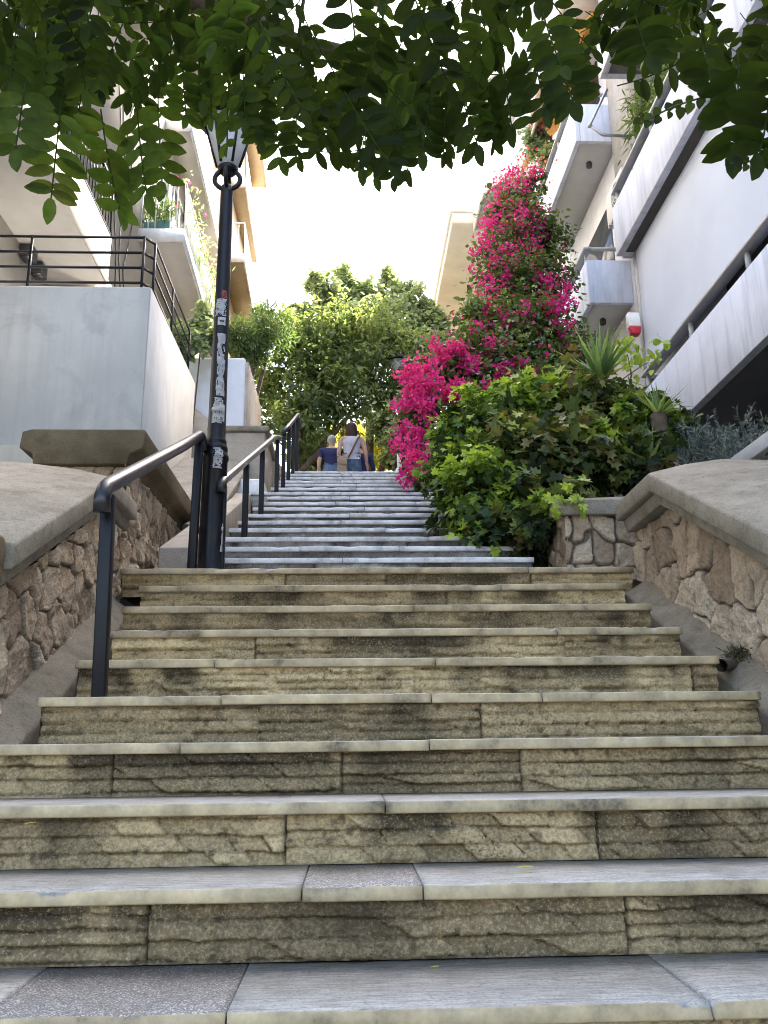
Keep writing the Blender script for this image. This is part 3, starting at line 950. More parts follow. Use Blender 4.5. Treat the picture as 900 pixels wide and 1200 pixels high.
def sticker(zc, h, a0, w, mat, ragged=0., seed=0, off=.0025):
    """a patch of paper wrapped on the pole around angle a0 (facing the viewer is -90 deg)"""
    nu, nv = 18, 24
    vs = []; fs = []
    for i in range(nu+1):
        for j in range(nv+1):
            u = i/nu*2-1; v = j/nv*2-1
            z = zc+v*h/2; r = pole_r(z)+off
            a = a0+u*w/2/r
            vs.append((LX+r*math.cos(a), LY+r*math.sin(a), z))
    V = np.array(vs)
    for i in range(nu):
        for j in range(nv):
            u = (i+.5)/nu*2-1; v = (j+.5)/nv*2-1
            if ragged:
                lim = 1-ragged*(float(fbm(np.array([v*3.+seed]), np.array([seed*7.+np.sign(u)]), 4)[0]))*1.6
                hole = float(fbm(np.array([u*3+seed*3.]), np.array([v*5+seed]), 4)[0])
                if abs(u) > lim or hole > .62: continue
            a, b, c_, d = i*(nv+1)+j, (i+1)*(nv+1)+j, (i+1)*(nv+1)+j+1, i*(nv+1)+j+1
            fs.append((a, b, c_, d))
    return mesh_obj('sticker', V, fs, mat, lamp)


A = -PI/2
def pz(py): return float(at(256, py, LY-.05)[2])
sticker((pz(505)+pz(465))/2+.01, .11, A+.35, .075, M['paper'])['label'] = 'torn grey poster remnant just above the collar'
sticker((pz(495)+pz(478))/2, .105, A+.1, .070, M['paper'], .1, 2, .004)['label'] = 'rectangular printed sticker near the collar'
sticker((pz(478)+pz(470))/2+.02, .05, A+.25, .085, M['paper'], .5, 3)
sticker((pz(462)+pz(392))/2, .42, A+.3, .075, M['paper_grey'], .5, 5)['label'] = 'long peeling strip of grey paper'
sticker(pz(376), .055, A+.2, .05, M['paper'], .0, 7, .0035)['label'] = 'small square sticker on the upper pole'
sticker(pz(376), .014, A+.2, .036, M['ink'], .3, 9, .005)
sticker((pz(366)+pz(353))/2, .12, A+.0, .085, M['paper_grey'], .25, 11, .002)
sticker(pz(344), .055, A+.45, .045, M['sticker_red'], .35, 13)['label'] = 'faded red round sticker'
sticker((pz(545)+pz(530))/2, .13, A+.35, .085, M['paper_grey'], .6, 15)
sticker(pz(630), .17, A+.95, .035, M['paper_grey'], .8, 17)


def text_mesh(s, size):
    cu = bpy.data.curves.new('t', 'FONT'); cu.body = s; cu.size = size; cu.align_x = 'CENTER'
    cu.resolution_u = 2
    o = bpy.data.objects.new('t', cu); COL.objects.link(o)
    dg = bpy.context.evaluated_depsgraph_get(); dg.update()
    me = bpy.data.meshes.new_from_object(o.evaluated_get(dg))
    V = np.array([v.co[:] for v in me.vertices]); Fs = [tuple(p.vertices) for p in me.polygons]
    bpy.data.objects.remove(o); bpy.data.meshes.remove(me)
    return V, Fs


zc = (pz(495)+pz(478))/2
for line, dz in (('DEIM', .008), ('TIMUR', -.034)):
    V, Fs = text_mesh(line, .030)
    r = pole_r(zc)+.0062
    a = A+.1+V[:, 0]/r
    W = np.stack([LX+r*np.cos(a), LY+r*np.sin(a), zc+dz+V[:, 1]], -1)
    mesh_obj('lettering', W, Fs, M['ink'], lamp)

# far lamp among the trees
fl = empty('street_lamp', at(468, 545, 15.5), 'distant black street lamp half hidden between bougainvillea and trees', 'street lamp')
b = at(469, 552, 15.5); t_ = at(468, 447, 15.5)
mb = MB(); mb.tube([(b[0], 15.5, ZTOP-.05), (t_[0], 15.5, t_[2])], [.06, .035], 12); mb.build('pole', M['black_paint'], fl, smooth=True)
mb = MB(); mb.lathe(t_[0], 15.5, [(.085, t_[2]+.03), (.19, t_[2]+.42)], 6); mb.build('glass', M['lantern_glass'], fl)
mb = MB(); mb.lathe(t_[0], 15.5, [(.05, t_[2]-.04), (.095, t_[2]), (.09, t_[2]+.028)], 16); mb.lathe(t_[0], 15.5, [(.23, t_[2]+.422), (.22, t_[2]+.45), (.08, t_[2]+.6), (.01, t_[2]+.68)], 16)
mb.build('frame', M['black_paint'], fl)

# ------------------------------------------------------------------ handrails
def handrail(label, posts, rail, mat_rail, w=.045, r=.026, down=True):
    o = empty('handrail', posts[0][0], label, 'handrail', 'dark metal handrails up the left side')
    for a, b_ in posts:
        mb = MB(); mb.bar(a, b_, w, w, (0, 1, 0)); mb.build('post', M['rail_paint'], o, bevel=.006)
    mb = MB(); mb.tube(rail, r, 14); mb.build('top_rail', mat_rail, o, smooth=True)
    return o


simple('rail_worn', (.012, .0125, .017), .33, .55, .4, 9)
a0 = np.array([-.885, 3.10, .627]); a1 = np.array([-.905, 3.10, 1.37])
b0 = np.array([-.905, 4.80, z9-.002]); b1 = np.array([-.895, 4.80, 2.19])
tr = [a1+np.array([.0, -.075, -.085]), a1+np.array([0, -.078, -.03]), a1+np.array([0, -.05, .012]), a1+np.array([0, 0, .04])]
tr += [a1*(1-t)+b1*t+np.array([0, 0, .04]) for t in (.25, .5, .75)]
tr += [b1+np.array([0, 0, .045]), b1+np.array([0, .035, .05]), b1+np.array([.005, .06, .03]), b1+np.array([.01, .065, -.03])]
handrail('short black handrail beside the first flight with two posts', [(a0, a1), (b0, b1)], tr, M['rail_worn'], .048, .031)
def sz(i): return ST[i+6][2]
def sy(i): return ST[i+6][1]
posts = []
for i, px in ((9, 264), (12, 288), (15, 313), (19, 325)):
    yy = sy(i)+(.22 if i == 9 else .14)
    zz = sz(i)
    x = float(at(px, 600, yy)[0])
    zt_ = float(np.interp(yy, [4.9, 8.5], [1.98, 3.62]))-.02
    posts.append((np.array([-.76, yy, zz-.002]), np.array([-.76, yy, zt_])))
rail = [(-.76, 4.83, 1.90), (-.76, 4.84, 1.95), (-.76, 4.87, 1.975)]+[(-.76, y, np.interp(y, [4.9, 8.5], [1.99, 3.63])) for y in (5.2, 6, 7, 8, 8.62)]
handrail('worn black handrail with four posts beside the second flight', posts, rail, M['rail_worn'], .042, .027)
posts = []
for i in (20, 22, 24, 25):
    yy = sy(i)+.12+(.35 if i == 25 else 0)
    posts.append((np.array([-.72, yy, sz(i)-.002]), np.array([-.72, yy, np.interp(yy, [8.6, 10.9], [3.66, 4.78])])))
rail = [(-.72, y, np.interp(y, [8.6, 10.9], [3.68, 4.80])) for y in (8.65, 9.4, 10.2, 10.9)]+[(-.72, 11.0, 4.81), (-.72, 11.35, 4.78)]
handrail('far dark handrail beside the third flight under the trees', posts, rail, M['rail_worn'], .042, .026)
posts = [(np.array([-.58, 12.6, ZTOP]), np.array([-.58, 12.6, ZTOP+.55])), (np.array([-.58, 14.0, ZTOP]), np.array([-.58, 14.0, ZTOP+1.15]))]
handrail('small distant handrail left of the man in navy', posts, [(-.58, 12.5, ZTOP+.5), (-.58, 12.6, ZTOP+.58), (-.58, 14.05, ZTOP+1.2)], M['rail_worn'], .042, .03)

# ------------------------------------------------------------------ left terrace wall
tw_ = empty('terrace_wall', (-3, 7.4, 3), 'tall pale plaster terrace wall with stained face behind the left pier', 'wall')
TZ = 4.69
mb = MB(); mb.prism([(-9, 7.36), (-1.905, 7.36), (-1.885, 9.6), (-9, 9.6)], 2.0, TZ); o = mb.build('wall_body', M['terrace_plaster'], tw_, bevel=.015)
mb = MB(); mb.prism([(-1.902, 7.363), (-1.898, 7.363), (-1.876, 9.597), (-1.883, 9.597)], 2.0, TZ-.012); mb.build('side_face', M['terrace_side'], tw_)
mb = MB(); mb.box(-9, -2.3, 7.30, 7.357, 1.5, 3.07); mb.build('base_course', M['terrace_base'], tw_, bevel=.008)
# terrace railing
tr_ = empty('terrace_railing', (-2.2, 7.5, TZ), 'thin black railing with four bars along the top of the terrace wall', 'railing')
xc, yc = -2.03, 7.5
hz = [TZ+.06, TZ+.23, TZ+.40, TZ+.565]
hz = [TZ+.12, TZ+.285, TZ+.45, TZ+.62]
for z in hz:
    mb = MB(); mb.bar((-8, yc, z), (xc, yc, z), .016, .022); mb.bar((xc, yc, z), (-1.95, yc+.12, z), .014, .022); mb.bar((-1.95, yc+.12, z), (-1.95, 9.5, z), .014, .022)
    mb.build('bar', M['black_paint'], tr_)
for x, y in ((xc, yc), (-1.95, yc+.12), (-1.95, 8.5), (-1.95, 9.5), (-3.12, yc), (-4.3, yc), (-5.5, yc)):
    mb = MB(); mb.bar((x, y, TZ-.05), (x, y, hz[-1]+.012), .022, .022); mb.build('post', M['black_paint'], tr_)

# blue white wall further up, left
bw = empty('garden_wall', (-1.8, 10.6, 3), 'bluish white painted wall end beyond the lamp post', 'wall')
mb = MB(); mb.box(-3.2, -1.40, 10.5, 10.9, 2.8, 5.46); mb.build('wall_body', M['blue_white'], bw, bevel=.04, seg=3)
mb = MB(); mb.box(-1.43, -1.36, 10.53, 12.2, 2.8, 5.40); mb.build('wall_return', M['tan_cement'], bw)
mb = MB(); mb.add([(-1.85, 9.7, 3.2), (-1.38, 9.7, 3.2), (-1.38, 10.48, 3.2), (-2.3, 10.48, 3.2), (-2.3, 10.495, 4.95), (-1.41, 10.495, 4.2), (-1.41, 10.3, 4.15), (-2.2, 10.2, 4.6)],
                [(0, 1, 2, 3), (4, 5, 6, 7), (0, 7, 6, 1), (1, 6, 5, 2), (0, 3, 4, 7), (3, 2, 5, 4)])
mb.build('cement_haunch', M['tan_cement'], bw)

# ------------------------------------------------------------------ left apartment building
LB = empty('apartment_building', (-5, 9, 4), 'cream apartment building with projecting balconies and white railings on the left', 'building')
wx = -3.06


def bars(mb, a, b_, z0, z1, step, w=.014):
    a = np.array(a, float); b_ = np.array(b_, float); L = np.linalg.norm(b_-a); k = max(1, int(L/step))
    for i in range(k+1):
        p = a+(b_-a)*i/k
        mb.bar((p[0], p[1], z0), (p[0], p[1], z1), w, w)
    mb.bar((a[0], a[1], z1), (b_[0], b_[1], z1), .03, .03); mb.bar((a[0], a[1], z0), (b_[0], b_[1], z0), .02, .02)


mb = MB(); mb.box(-11, wx, 1.0, 16.0, 6.16, 17.5); mb.box(-11, wx, 9.3, 16.0, 2.5, 6.159); mb.build('wall', M['facade_cream'], LB)
mb = MB(); mb.box(-11, -3.62, 1.0, 9.28, 2.5, 5.79); mb.build('recessed_wall', M['facade_cream'], LB)
mb = MB(); mb.prism([(-10.9, .9), (-2.885, .9), (-2.92, 9.26), (-10.9, 9.26)], 5.80, 6.155); mb.build('floor_slab', M['ceiling_beige'], LB)
mb = MB(); mb.prism([(-2.882, .95), (-2.868, .95), (-2.903, 9.25), (-2.917, 9.25)], 5.80, 6.42); mb.build('fascia', M['facade_cream'], LB)
mb = MB(); bars(mb, (-2.88, 1.0), (-2.91, 9.2), 6.45, 7.1, .11, .010); bars(mb, (-2.91, 9.2), (-3.05, 9.2), 6.45, 7.1, .11, .016); mb.build('balcony_railing', M['black_paint'], LB)


def balcony(poly, z, th, railmat, rh=.9, step=.09, under='ceiling_beige', edge='white_paint', sides=(0, 1)):
    """poly: wall-near, outer-near, outer-far, wall-far"""
    mb = MB(); mb.prism(poly, z, z+th); s = mb.build('balcony_slab', M[under], LBX)
    mb = MB()
    p = [np.array(q) for q in poly]
    c = (p[0]+p[2])/2
    for i in sides:
        a, b_ = p[i], p[i+1]
        d = b_-a; d = d/np.linalg.norm(d); nn = np.array([d[1], -d[0]]);
        if nn@((a+b_)/2-c) < 0: nn = -nn
        q = [a+nn*.003-d*.02, b_+nn*.003+d*.02, b_+nn*.028+d*.02, a+nn*.028-d*.02]
        mb.prism([tuple(v) for v in q], z-.02, z+th+.03)
    mb.build('slab_edge', M[edge], s)
    mb = MB()
    for i in sides:
        a, b_ = p[i]*.97+c*.03, p[i+1]*.97+c*.03
        bars(mb, a, b_, z+th+.06, z+th+rh, step)
    mb.build('balcony_railing', M[railmat], s)
    return s


LBX = LB
balcony([(wx+.002, 10.97), (-2.43, 10.97), (-2.49, 14.1), (wx+.002, 14.1)], 7.5, .16, 'white_paint', .85)
balcony([(wx+.002, 12.1), (-2.66, 12.1), (-2.70, 15.4), (wx+.002, 15.4)], 10.3, .16, 'white_paint', .9)
balcony([(wx+.002, 5.0), (-2.5, 5.0), (-2.5, 10.2), (wx+.002, 10.2)], 10.0, .16, 'white_paint', .9)
balcony([(wx+.002, 10.97), (-2.5, 10.97), (-2.55, 15.2), (wx+.002, 15.2)], 13.2, .16, 'white_paint', .9)
for y0 in (11.6, 12.9):
    mb = MB(); mb.box(wx-.02, wx+.012, y0, y0+.9, 7.7, 9.8); w_ = mb.build('balcony_door', M['window_dark'], LB)
    mb = MB()
    for yy in (y0-.05, y0+.43, y0+.9): mb.box(wx, wx+.03, yy, yy+.05, 7.67, 9.85)
    mb.box(wx+.001, wx+.029, y0, y0+.9, 9.801, 9.849)
    mb.build('door_frame', M['white_paint'], w_)
for y0 in (3.5, 6.5):
    mb = MB(); mb.box(wx-.02, wx+.012, y0, y0+1.5, 6.6, 8.7); w_ = mb.build('balcony_door', M['window_dark'], LB)
    mb = MB()
    for yy in (y0-.05, y0+.72, y0+1.5): mb.box(wx, wx+.03, yy, yy+.05, 6.57, 8.75)
    mb.build('door_frame', M['white_paint'], w_)
# cables down the facade
mb = MB()
for k in range(4):
    x0 = wx+.012; y0 = 9.6+.28*k
    mb.tube([(x0, y0+.15*math.sin(j*1.7+k), 6.2+j*.45) for j in range(9)], .008, 6)
mb.build('cable', M['lamp_dark'], LB)
for i, (px, py) in enumerate(((28, 297), (40, 317))):
    c = atx(px, py, -3.6)
    o = empty('wall_spotlight', c, ('dark box spotlight on the recessed wall under the left slab, nearer of two', 'dark box spotlight on the recessed wall under the left slab, farther of two')[i], 'spotlight', 'box spotlights under the left slab')
    mb = MB(); mb.box(c[0]-.02, c[0]+.12, c[1]-.09, c[1]+.09, c[2]-.07, c[2]+.07); mb.build('housing', M['lamp_dark'], o, bevel=.01)
    mb = MB(); mb.box(c[0]+.0, c[0]+.11, c[1]-.08, c[1]+.08, c[2]-.08, c[2]-.071); mb.build('glass', M['window_dark'], o)
c = at(8, 330, 8.6)
o = empty('loudspeaker', c, 'black loudspeaker-like box behind the terrace railing at the far left', 'speaker')
mb = MB(); mb.box(c[0]-.14, c[0]+.12, 8.5, 8.8, c[2]-.25, c[2]+.2); mb.build('cabinet', M['lamp_dark'], o, bevel=.02)
mb = MB(); mb.box(c[0]-.11, c[0]+.09, 8.49, 8.499, c[2]-.2, c[2]+.16); mb.build('grille', M['black_paint'], o)


def pot_plant(label, c, h, r, n, mat='leaf_oleander', size=.12, cat='plant', group=None, pot='green_box', potw=.3):
    o = empty('potted_plant', c, label, cat, group)
    mb = MB(); mb.box(c[0]-.09, c[0]+.09, c[1]-potw/2, c[1]+potw/2, c[2], c[2]+.2); mb.build('planter', M[pot], o, bevel=.01)
    P = np.array(c)+RNG.normal(size=(n, 3))*np.array([r*.5, r*.7, h*.25])+np.array([0, 0, .2+h*.4])
    leaves('leaves', M[mat], o, P, norm(rdir(n)+np.array([0, 0, .6])), rdir(n), size*(.6+.8*RNG.random(n)), RNG.random(n), 'lance')
    return o


G = 'planters on the left balcony'
pot_plant('teal planter of spiky leaves at the near corner of the left balcony', (-2.72, 11.15, 7.67), .5, .14, 160, group=G)
pot_plant('teal planter of spiky leaves by the facade on the left balcony', (-2.93, 11.2, 7.67), .55, .12, 160, group=G)
pot_plant('planter of trailing leaves midway along the left balcony railing', (-2.55, 12.3, 7.67), .5, .3, 260, 'leaf_light', .1, group=G, potw=.6)
pot_plant('planter with red flowers at the far end of the left balcony', (-2.58, 13.5, 7.67), .8, .3, 260, 'leaf_light', .1, group=G, potw=.6)
c = np.array([-2.45, 13.2, 8.2])

# tan building
TB = empty('apartment_building', (-6, 22, 4), 'ochre apartment building with stacked balconies behind the lamp head', 'building'); LBX = TB
mb = MB(); mb.box(-11, -3.22, 17.4, 28, 3, 22); mb.build('wall', M['facade_tan'], TB)
balcony([(-3.218, 18.85), (-2.655, 18.85), (-2.73, 22.25), (-3.218, 22.25)], 12.0, .18, 'white_paint', .95, .12, 'tan_under', 'cream_wall')
balcony([(-3.218, 19.9), (-2.83, 19.9), (-2.91, 23.6), (-3.218, 23.6)], 14.9, .18, 'white_paint', .95, .12, 'tan_under', 'cream_wall')
balcony([(-3.218, 20.4), (-2.66, 20.4), (-2.75, 24.2), (-3.218, 24.2)], 18.0, .18, 'white_paint', .95, .12, 'tan_under', 'cream_wall')
for z in (12.2, 15.1, 18.2):
    for y0 in (20.5, 22.2):
        mb = MB(); mb.box(-3.24, -3.2, y0, y0+1.0, z, z+2.1); mb.build('balcony_door', M['white_paint'], TB)

# ------------------------------------------------------------------ right white building
RB = empty('apartment_building', (5, 7, 2), 'white building with long solid balcony parapets on the right', 'building')
XF = 3.83
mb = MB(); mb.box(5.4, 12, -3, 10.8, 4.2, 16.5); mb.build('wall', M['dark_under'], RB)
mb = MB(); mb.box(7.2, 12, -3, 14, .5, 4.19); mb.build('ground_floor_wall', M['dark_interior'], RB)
for z, yend, h in ((4.06, 10.3, .80), (7.22, 10.78, .76), (10.3, 10.78, .8)):
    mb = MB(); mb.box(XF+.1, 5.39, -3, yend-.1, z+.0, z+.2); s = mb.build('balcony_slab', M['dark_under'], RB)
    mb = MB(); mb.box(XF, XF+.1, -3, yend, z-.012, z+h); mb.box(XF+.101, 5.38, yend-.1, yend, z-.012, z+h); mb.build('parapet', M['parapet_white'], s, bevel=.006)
    rail = z+h+.24
    mb = MB(); mb.bar((XF+.06, -3, rail), (XF+.06, yend-.03, rail), .13, .04); mb.bar((XF+.13, yend-.06, rail-.002), (5.3, yend-.06, rail-.002), .10, .035); mb.build('rail', M['rail_grey'], s)
    yy = yend-.12
    while yy > -2:
        mb = MB(); mb.bar((XF+.06, yy, z+h-.02), (XF+.06, yy, rail-.02), .05, .03); yy -= 1.45
        mb.build('rail_post', M['rail_grey'], s)
# pillar and side screen wall of the balcony
mb = MB(); mb.box(4.06, 4.16, 10.62, 10.76, 4.3, 7.21); mb.build('corner_post', M['grey_concrete'], RB)
mb = MB(); mb.box(7.19, 7.4, 2, 3, .6, 4.0); mb.build('column', M['grey_concrete'], RB)
mb = MB(); mb.box(4.6, 4.95, 8.2, 8.5, 1.0, 4.05); mb.build('column', M['dark_under'], RB)
mb = MB()
for k in range(20): mb.box(4.3+k*.05, 4.312+k*.05, 6.9, 6.93, 4.3, 5.15)
mb.build('grille', M['lamp_dark'], RB)
# drop awning
aw = empty('drop_awning', (4.05, 8, 5), 'wide white fabric awning let down in front of the lower right balcony', 'awning')
mb = MB()
ny, nz = 60, 24
ysv = np.linspace(-2, 10.55, ny+1); zsv = np.linspace(5.24, 7.15, nz+1)
Yg, Zg = np.meshgrid(ysv, zsv, indexing='ij')
Xg = 4.04+.012*np.sin(Yg*3+Zg)*(1-(Zg-5.2)/2)+.02*(fbm(Yg*1.5, Zg*1.2)-.5)
idx = np.arange(Xg.size).reshape(Xg.shape)
Fc = np.stack([idx[:-1, :-1], idx[1:, :-1], idx[1:, 1:], idx[:-1, 1:]], -1).reshape(-1, 4)
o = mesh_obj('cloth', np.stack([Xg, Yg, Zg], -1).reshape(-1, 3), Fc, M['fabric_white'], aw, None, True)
so = o.modifiers.new('Solid', 'SOLIDIFY'); so.thickness = .006
mb = MB(); mb.tube([(4.04, -2, 5.22), (4.04, 10.57, 5.22)], .03, 10); mb.build('bottom_bar', M['grey_metal'], aw, smooth=True)
mb = MB(); mb.tube([(4.1, -2, 7.13), (4.1, 10.57, 7.13)], .05, 10); mb.build('roller', M['lamp_dark'], aw, smooth=True)

# second block on the right: balconies A and B
R2 = empty('apartment_building', (6, 13, 3), 'set-back white block with two solid balconies above the bougainvillea', 'building')
mb = MB(); mb.box(4.56, 12, 10.82, 17, 2, 17.5); mb.build('wall', M['facade_white'], R2)
for z, h in ((7.27, .76), (10.32, .74), (13.4, .76)):
    y0, y1 = 12.2, 15.6
    mb = MB(); mb.box(XF+.08, 4.555, y0+.08, y1-.08, z, z+.18); s = mb.build('balcony_slab', M['ceiling_grey'], R2)
    mb = MB(); mb.box(XF, XF+.08, y0, y1, z-.012, z+h); mb.box(XF+.081, 4.556, y0, y0+.08, z-.012, z+h); mb.box(XF+.081, 4.556, y1-.08, y1, z-.012, z+h)
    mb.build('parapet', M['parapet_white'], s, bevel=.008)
    r_ = z+h+.22
    mb = MB(); mb.bar((XF+.04, y0+.0, r_), (XF+.04, y1, r_), .12, .05); mb.bar((XF+.1, y0+.03, r_-.003), (4.55, y0+.03, r_-.003), .06, .04)
    for yy in (y0+.15, y0+1.2, y0+2.3, y1-.1): mb.bar((XF+.04, yy, z+h-.01), (XF+.04, yy, r_-.02), .04, .03)
    mb.build('rail', M['rail_grey'], s)
    mb = MB(); mb.box(4.53, 4.562, 12.9, 14.6, z+.2, z+2.3); d_ = mb.build('balcony_door', M['window_dark'], R2)
    mb = MB(); mb.lathe(4.2, 12.75, [(.0, z-.12), (.05, z-.11), (.055, z-.03), (.03, z-.001)], 14); mb.build('ceiling_light', M['lamp_dark'], s)
mb = MB(); mb.box(4.40, 4.55, 10.84, 12.1, 8.0, 14.0); mb.build('side_wall', M['grey_concrete'], R2)
# orange awning over balcony A
oa = empty('sloping_awning', (4, 13.5, 12.4), 'orange fabric awning glowing above the upper right balcony', 'awning')
mb = MB(); mb.hexa([(3.62, 12.25, 12.15), (3.63, 12.25, 12.14), (3.63, 15.5, 12.14), (3.62, 15.5, 12.15), (4.52, 12.25, 13.30), (4.53, 12.25, 13.29), (4.53, 15.5, 13.29), (4.52, 15.5, 13.30)])
mb.build('cloth', M['fabric_orange'], oa)
mb = MB(); mb.tube([(3.61, 12.2, 12.12), (3.61, 15.55, 12.12)], .03, 8); mb.build('front_bar', M['white_paint'], oa)
# air conditioner
c = np.array([4.22, 11.35, 8.55])
ac = empty('air_conditioner', c, 'cream outdoor air conditioner unit beside the upper right parapet', 'air conditioner')
mb = MB(); mb.box(4.08, 4.39, 10.95, 11.75, 8.30, 8.85); mb.build('case', M['ac_white'], ac, bevel=.02)
mb = MB()
for r in (.05, .1, .15, .2): mb.tube([(4.072, 11.25+r*math.cos(t), 8.57+r*math.sin(t)) for t in np.linspace(0, 2*PI, 25)], .007, 6, cap=False)
mb.build('fan_guard', M['ac_white'], ac)
mb = MB(); mb.tube([(4.078, 11.25, 8.57), (4.074, 11.25, 8.57)], .21, 24); mb.build('fan_opening', M['ac_fan'], ac)
mb = MB(); mb.bar((4.05, 11.1, 8.28), (4.4, 11.1, 8.28), .04, .03); mb.bar((4.05, 11.6, 8.28), (4.4, 11.6, 8.28), .04, .03); mb.build('bracket', M['grey_metal'], ac)
# awning arm bracket
arm = empty('awning_arm', (3.85, 10.4, 9), 'bent grey metal awning arm jutting from the upper right rail', 'arm')
pA = at(740, 160, 10.2); pB = at(706, 158, 10.2); pC = at(691, 147, 10.2); pD = at(711, 105, 10.3)
mb = MB(); mb.tube([pA, pB, pC], .022, 8); mb.build('lower_arm', M['grey_metal'], arm, smooth=True)
mb = MB(); mb.tube([pC, pD], .020, 8); mb.sphere(pC, .035); mb.build('upper_arm', M['grey_metal'], arm, smooth=True)
# alarm box
c = at(741, 382, 10.6)
al = empty('alarm_box', c, 'small white and red alarm box under the lower right balcony', 'alarm')
mb = MB(); mb.hexa([(c[0]-.08, 10.5, c[2]-.05), (c[0]+.09, 10.5, c[2]-.05), (c[0]+.09, 10.61, c[2]-.05), (c[0]-.08, 10.61, c[2]-.05), (c[0]-.08, 10.52, c[2]+.17), (c[0]+.09, 10.52, c[2]+.17), (c[0]+.09, 10.61, c[2]+.17), (c[0]-.08, 10.61, c[2]+.17)])
mb.build('cover', M['white_plastic'], al, bevel=.015)
mb = MB(); mb.hexa([(c[0]-.05, 10.49, c[2]-.17), (c[0]+.07, 10.49, c[2]-.17), (c[0]+.07, 10.61, c[2]-.17), (c[0]-.05, 10.61, c[2]-.17), (c[0]-.08, 10.495, c[2]-.051), (c[0]+.09, 10.495, c[2]-.051), (c[0]+.09, 10.61, c[2]-.051), (c[0]-.08, 10.61, c[2]-.051)])
mb.build('strobe', M['red_plastic'], al, bevel=.015)

# curved grey balcony building and cream building further up right
R3 = empty('apartment_building', (5, 20, 4), 'grey building with rounded white-edged balcony above the bougainvillea top', 'building')
mb = MB(); mb.box(4.1, 12, 17.3, 18.5, 3, 18.5); mb.build('wall', M['facade_white'], R3)
for z in (12.6, 15.5):
    x0 = 3.05
    poly = [(4.098, 16.2)]+[(x0+.9-.9*math.sin(t), 16.2+.9-.9*math.cos(t)) for t in np.linspace(0, PI/2, 8)]+[(x0, 18.3), (4.098, 18.3)]
    mb = MB(); mb.prism(poly, z, z+.15); s = mb.build('balcony_slab', M['ceiling_grey'], R3)
    mb = MB()
    for a, b_ in zip(poly[:-2], poly[1:-1]):
        a = np.array(a); b_ = np.array(b_); d = norm(b_-a); nn = np.array([-d[1], d[0]]);
        if nn@((a+b_)/2-np.array([3.6, 19])) < 0: nn = -nn
        mb.prism([tuple(a+nn*.003), tuple(b_+nn*.003), tuple(b_+nn*.04), tuple(a+nn*.04)], z-.03, z+.55)
    mb.build('parapet', M['white_paint'], s)
CB = empty('apartment_building', (6, 24, 4), 'cream building with a broad overhanging eave behind the bougainvillea', 'building')
mb = MB(); mb.box(3.5, 14, 23.5, 28, 3, 12.99); mb.build('wall', M['cream_wall'], CB)
mb = MB(); mb.box(2.55, 14, 18.6, 28.5, 13.0, 13.3); mb.build('eave', M['cream_wall'], CB)
mb = MB(); mb.box(2.5, 14, 18.55, 28.6, 13.302, 14.0); mb.build('roof_parapet', M['white_paint'], CB)
for y0 in (24.0, 26.2):
    mb = MB(); mb.box(3.47, 3.51, y0, y0+1.4, 9.5, 11.2); w_ = mb.build('window', M['window_dark'], CB)
    mb = MB(); mb.box(3.44, 3.475, y0-.08, y0, 9.4, 11.3); mb.box(3.44, 3.475, y0+1.4, y0+1.48, 9.4, 11.3); mb.box(3.441, 3.474, y0, y0+1.4, 11.2, 11.3); mb.build('frame', M['white_paint'], w_)
FB = empty('apartment_building', (2, 60, 4), 'pale yellow building glimpsed through the trees at the head of the stairs', 'building')
mb = MB(); mb.box(-6, 8, 46, 54, 3, 13.0); mb.build('wall', M['cream_wall'], FB)
for k in range(4):
    mb = MB(); mb.box(-5+k*3.2, -3.6+k*3.2, 45.96, 46.02, 7, 9); mb.build('window', M['window_dark'], FB)

# grey inclined rail at the right
gr = empty('inclined_rail', at(900, 520, 5.2), 'grey painted inclined rail rising at the right edge behind the wall', 'rail')
p0 = at(846, 556, 5.6); p1 = at(960, 474, 4.6)
mb = MB(); mb.bar(p0, p1, .05, .10); mb.build('rail_bar', M['rail_grey'], gr, bevel=.006)
mb = MB(); mb.bar(p0*.85+p1*.15-np.array([0, 0, .02]), (p0*.85+p1*.15)*np.array([1, 1, 0])+np.array([0, 0, 1.2]), .04, .04); mb.bar(p0*.1+p1*.9-np.array([0, 0, .02]), (p0*.1+p1*.9)*np.array([1, 1, 0])+np.array([0, 0, 1.2]), .04, .04)
mb.build('post', M['rail_grey'], gr)

# ------------------------------------------------------------------ overhanging tree at the top of the frame
def pinnate(segs, L, pairs, lsize, rnd, out):
    """one compound leaf; segs = (start, end) of the rachis in world space; fills out lists"""
    a, b_ = segs
    d = norm(b_-a)
    sag = np.array([0, 0, -.06])*np.linalg.norm(b_-a)
    view = norm(CAM+np.array([0, -.5, .6])-a)
    nr = norm(view*.6+rdir(1)[0]*.55+np.array([0, -.2, -.4]))
    side = norm(np.cross(d, nr))
    pts = []
    for i in range(9):
        t = i/8
        pts.append(a*(1-t)+b_*t+sag*(4*t*(1-t)))
    out['r'].append(pts)
    for k in range(pairs):
        t = .16+.80*k/max(1, pairs-1)*.98
        p = a*(1-t)+b_*t+sag*(4*t*(1-t))
        sz = lsize*(.72+.5*math.sin(PI*(.18+.72*t)))*random.uniform(.88, 1.1)
        for s in (-1, 1):
            ax = norm(side*s+d*random.uniform(.12, .55)+rdir(1)[0]*.12+np.array([0, 0, -.12]))
            out['p'].append(p+d*random.uniform(-.012, .012)); out['a'].append(ax)
            out['n'].append(norm(nr+rdir(1)[0]*.35)); out['s'].append(sz); out['t'].append(rnd+random.uniform(-.12, .12))
    out['p'].append(b_); out['a'].append(norm(d+rdir(1)[0]*.15)); out['n'].append(nr); out['s'].append(lsize*1.0); out['t'].append(rnd)


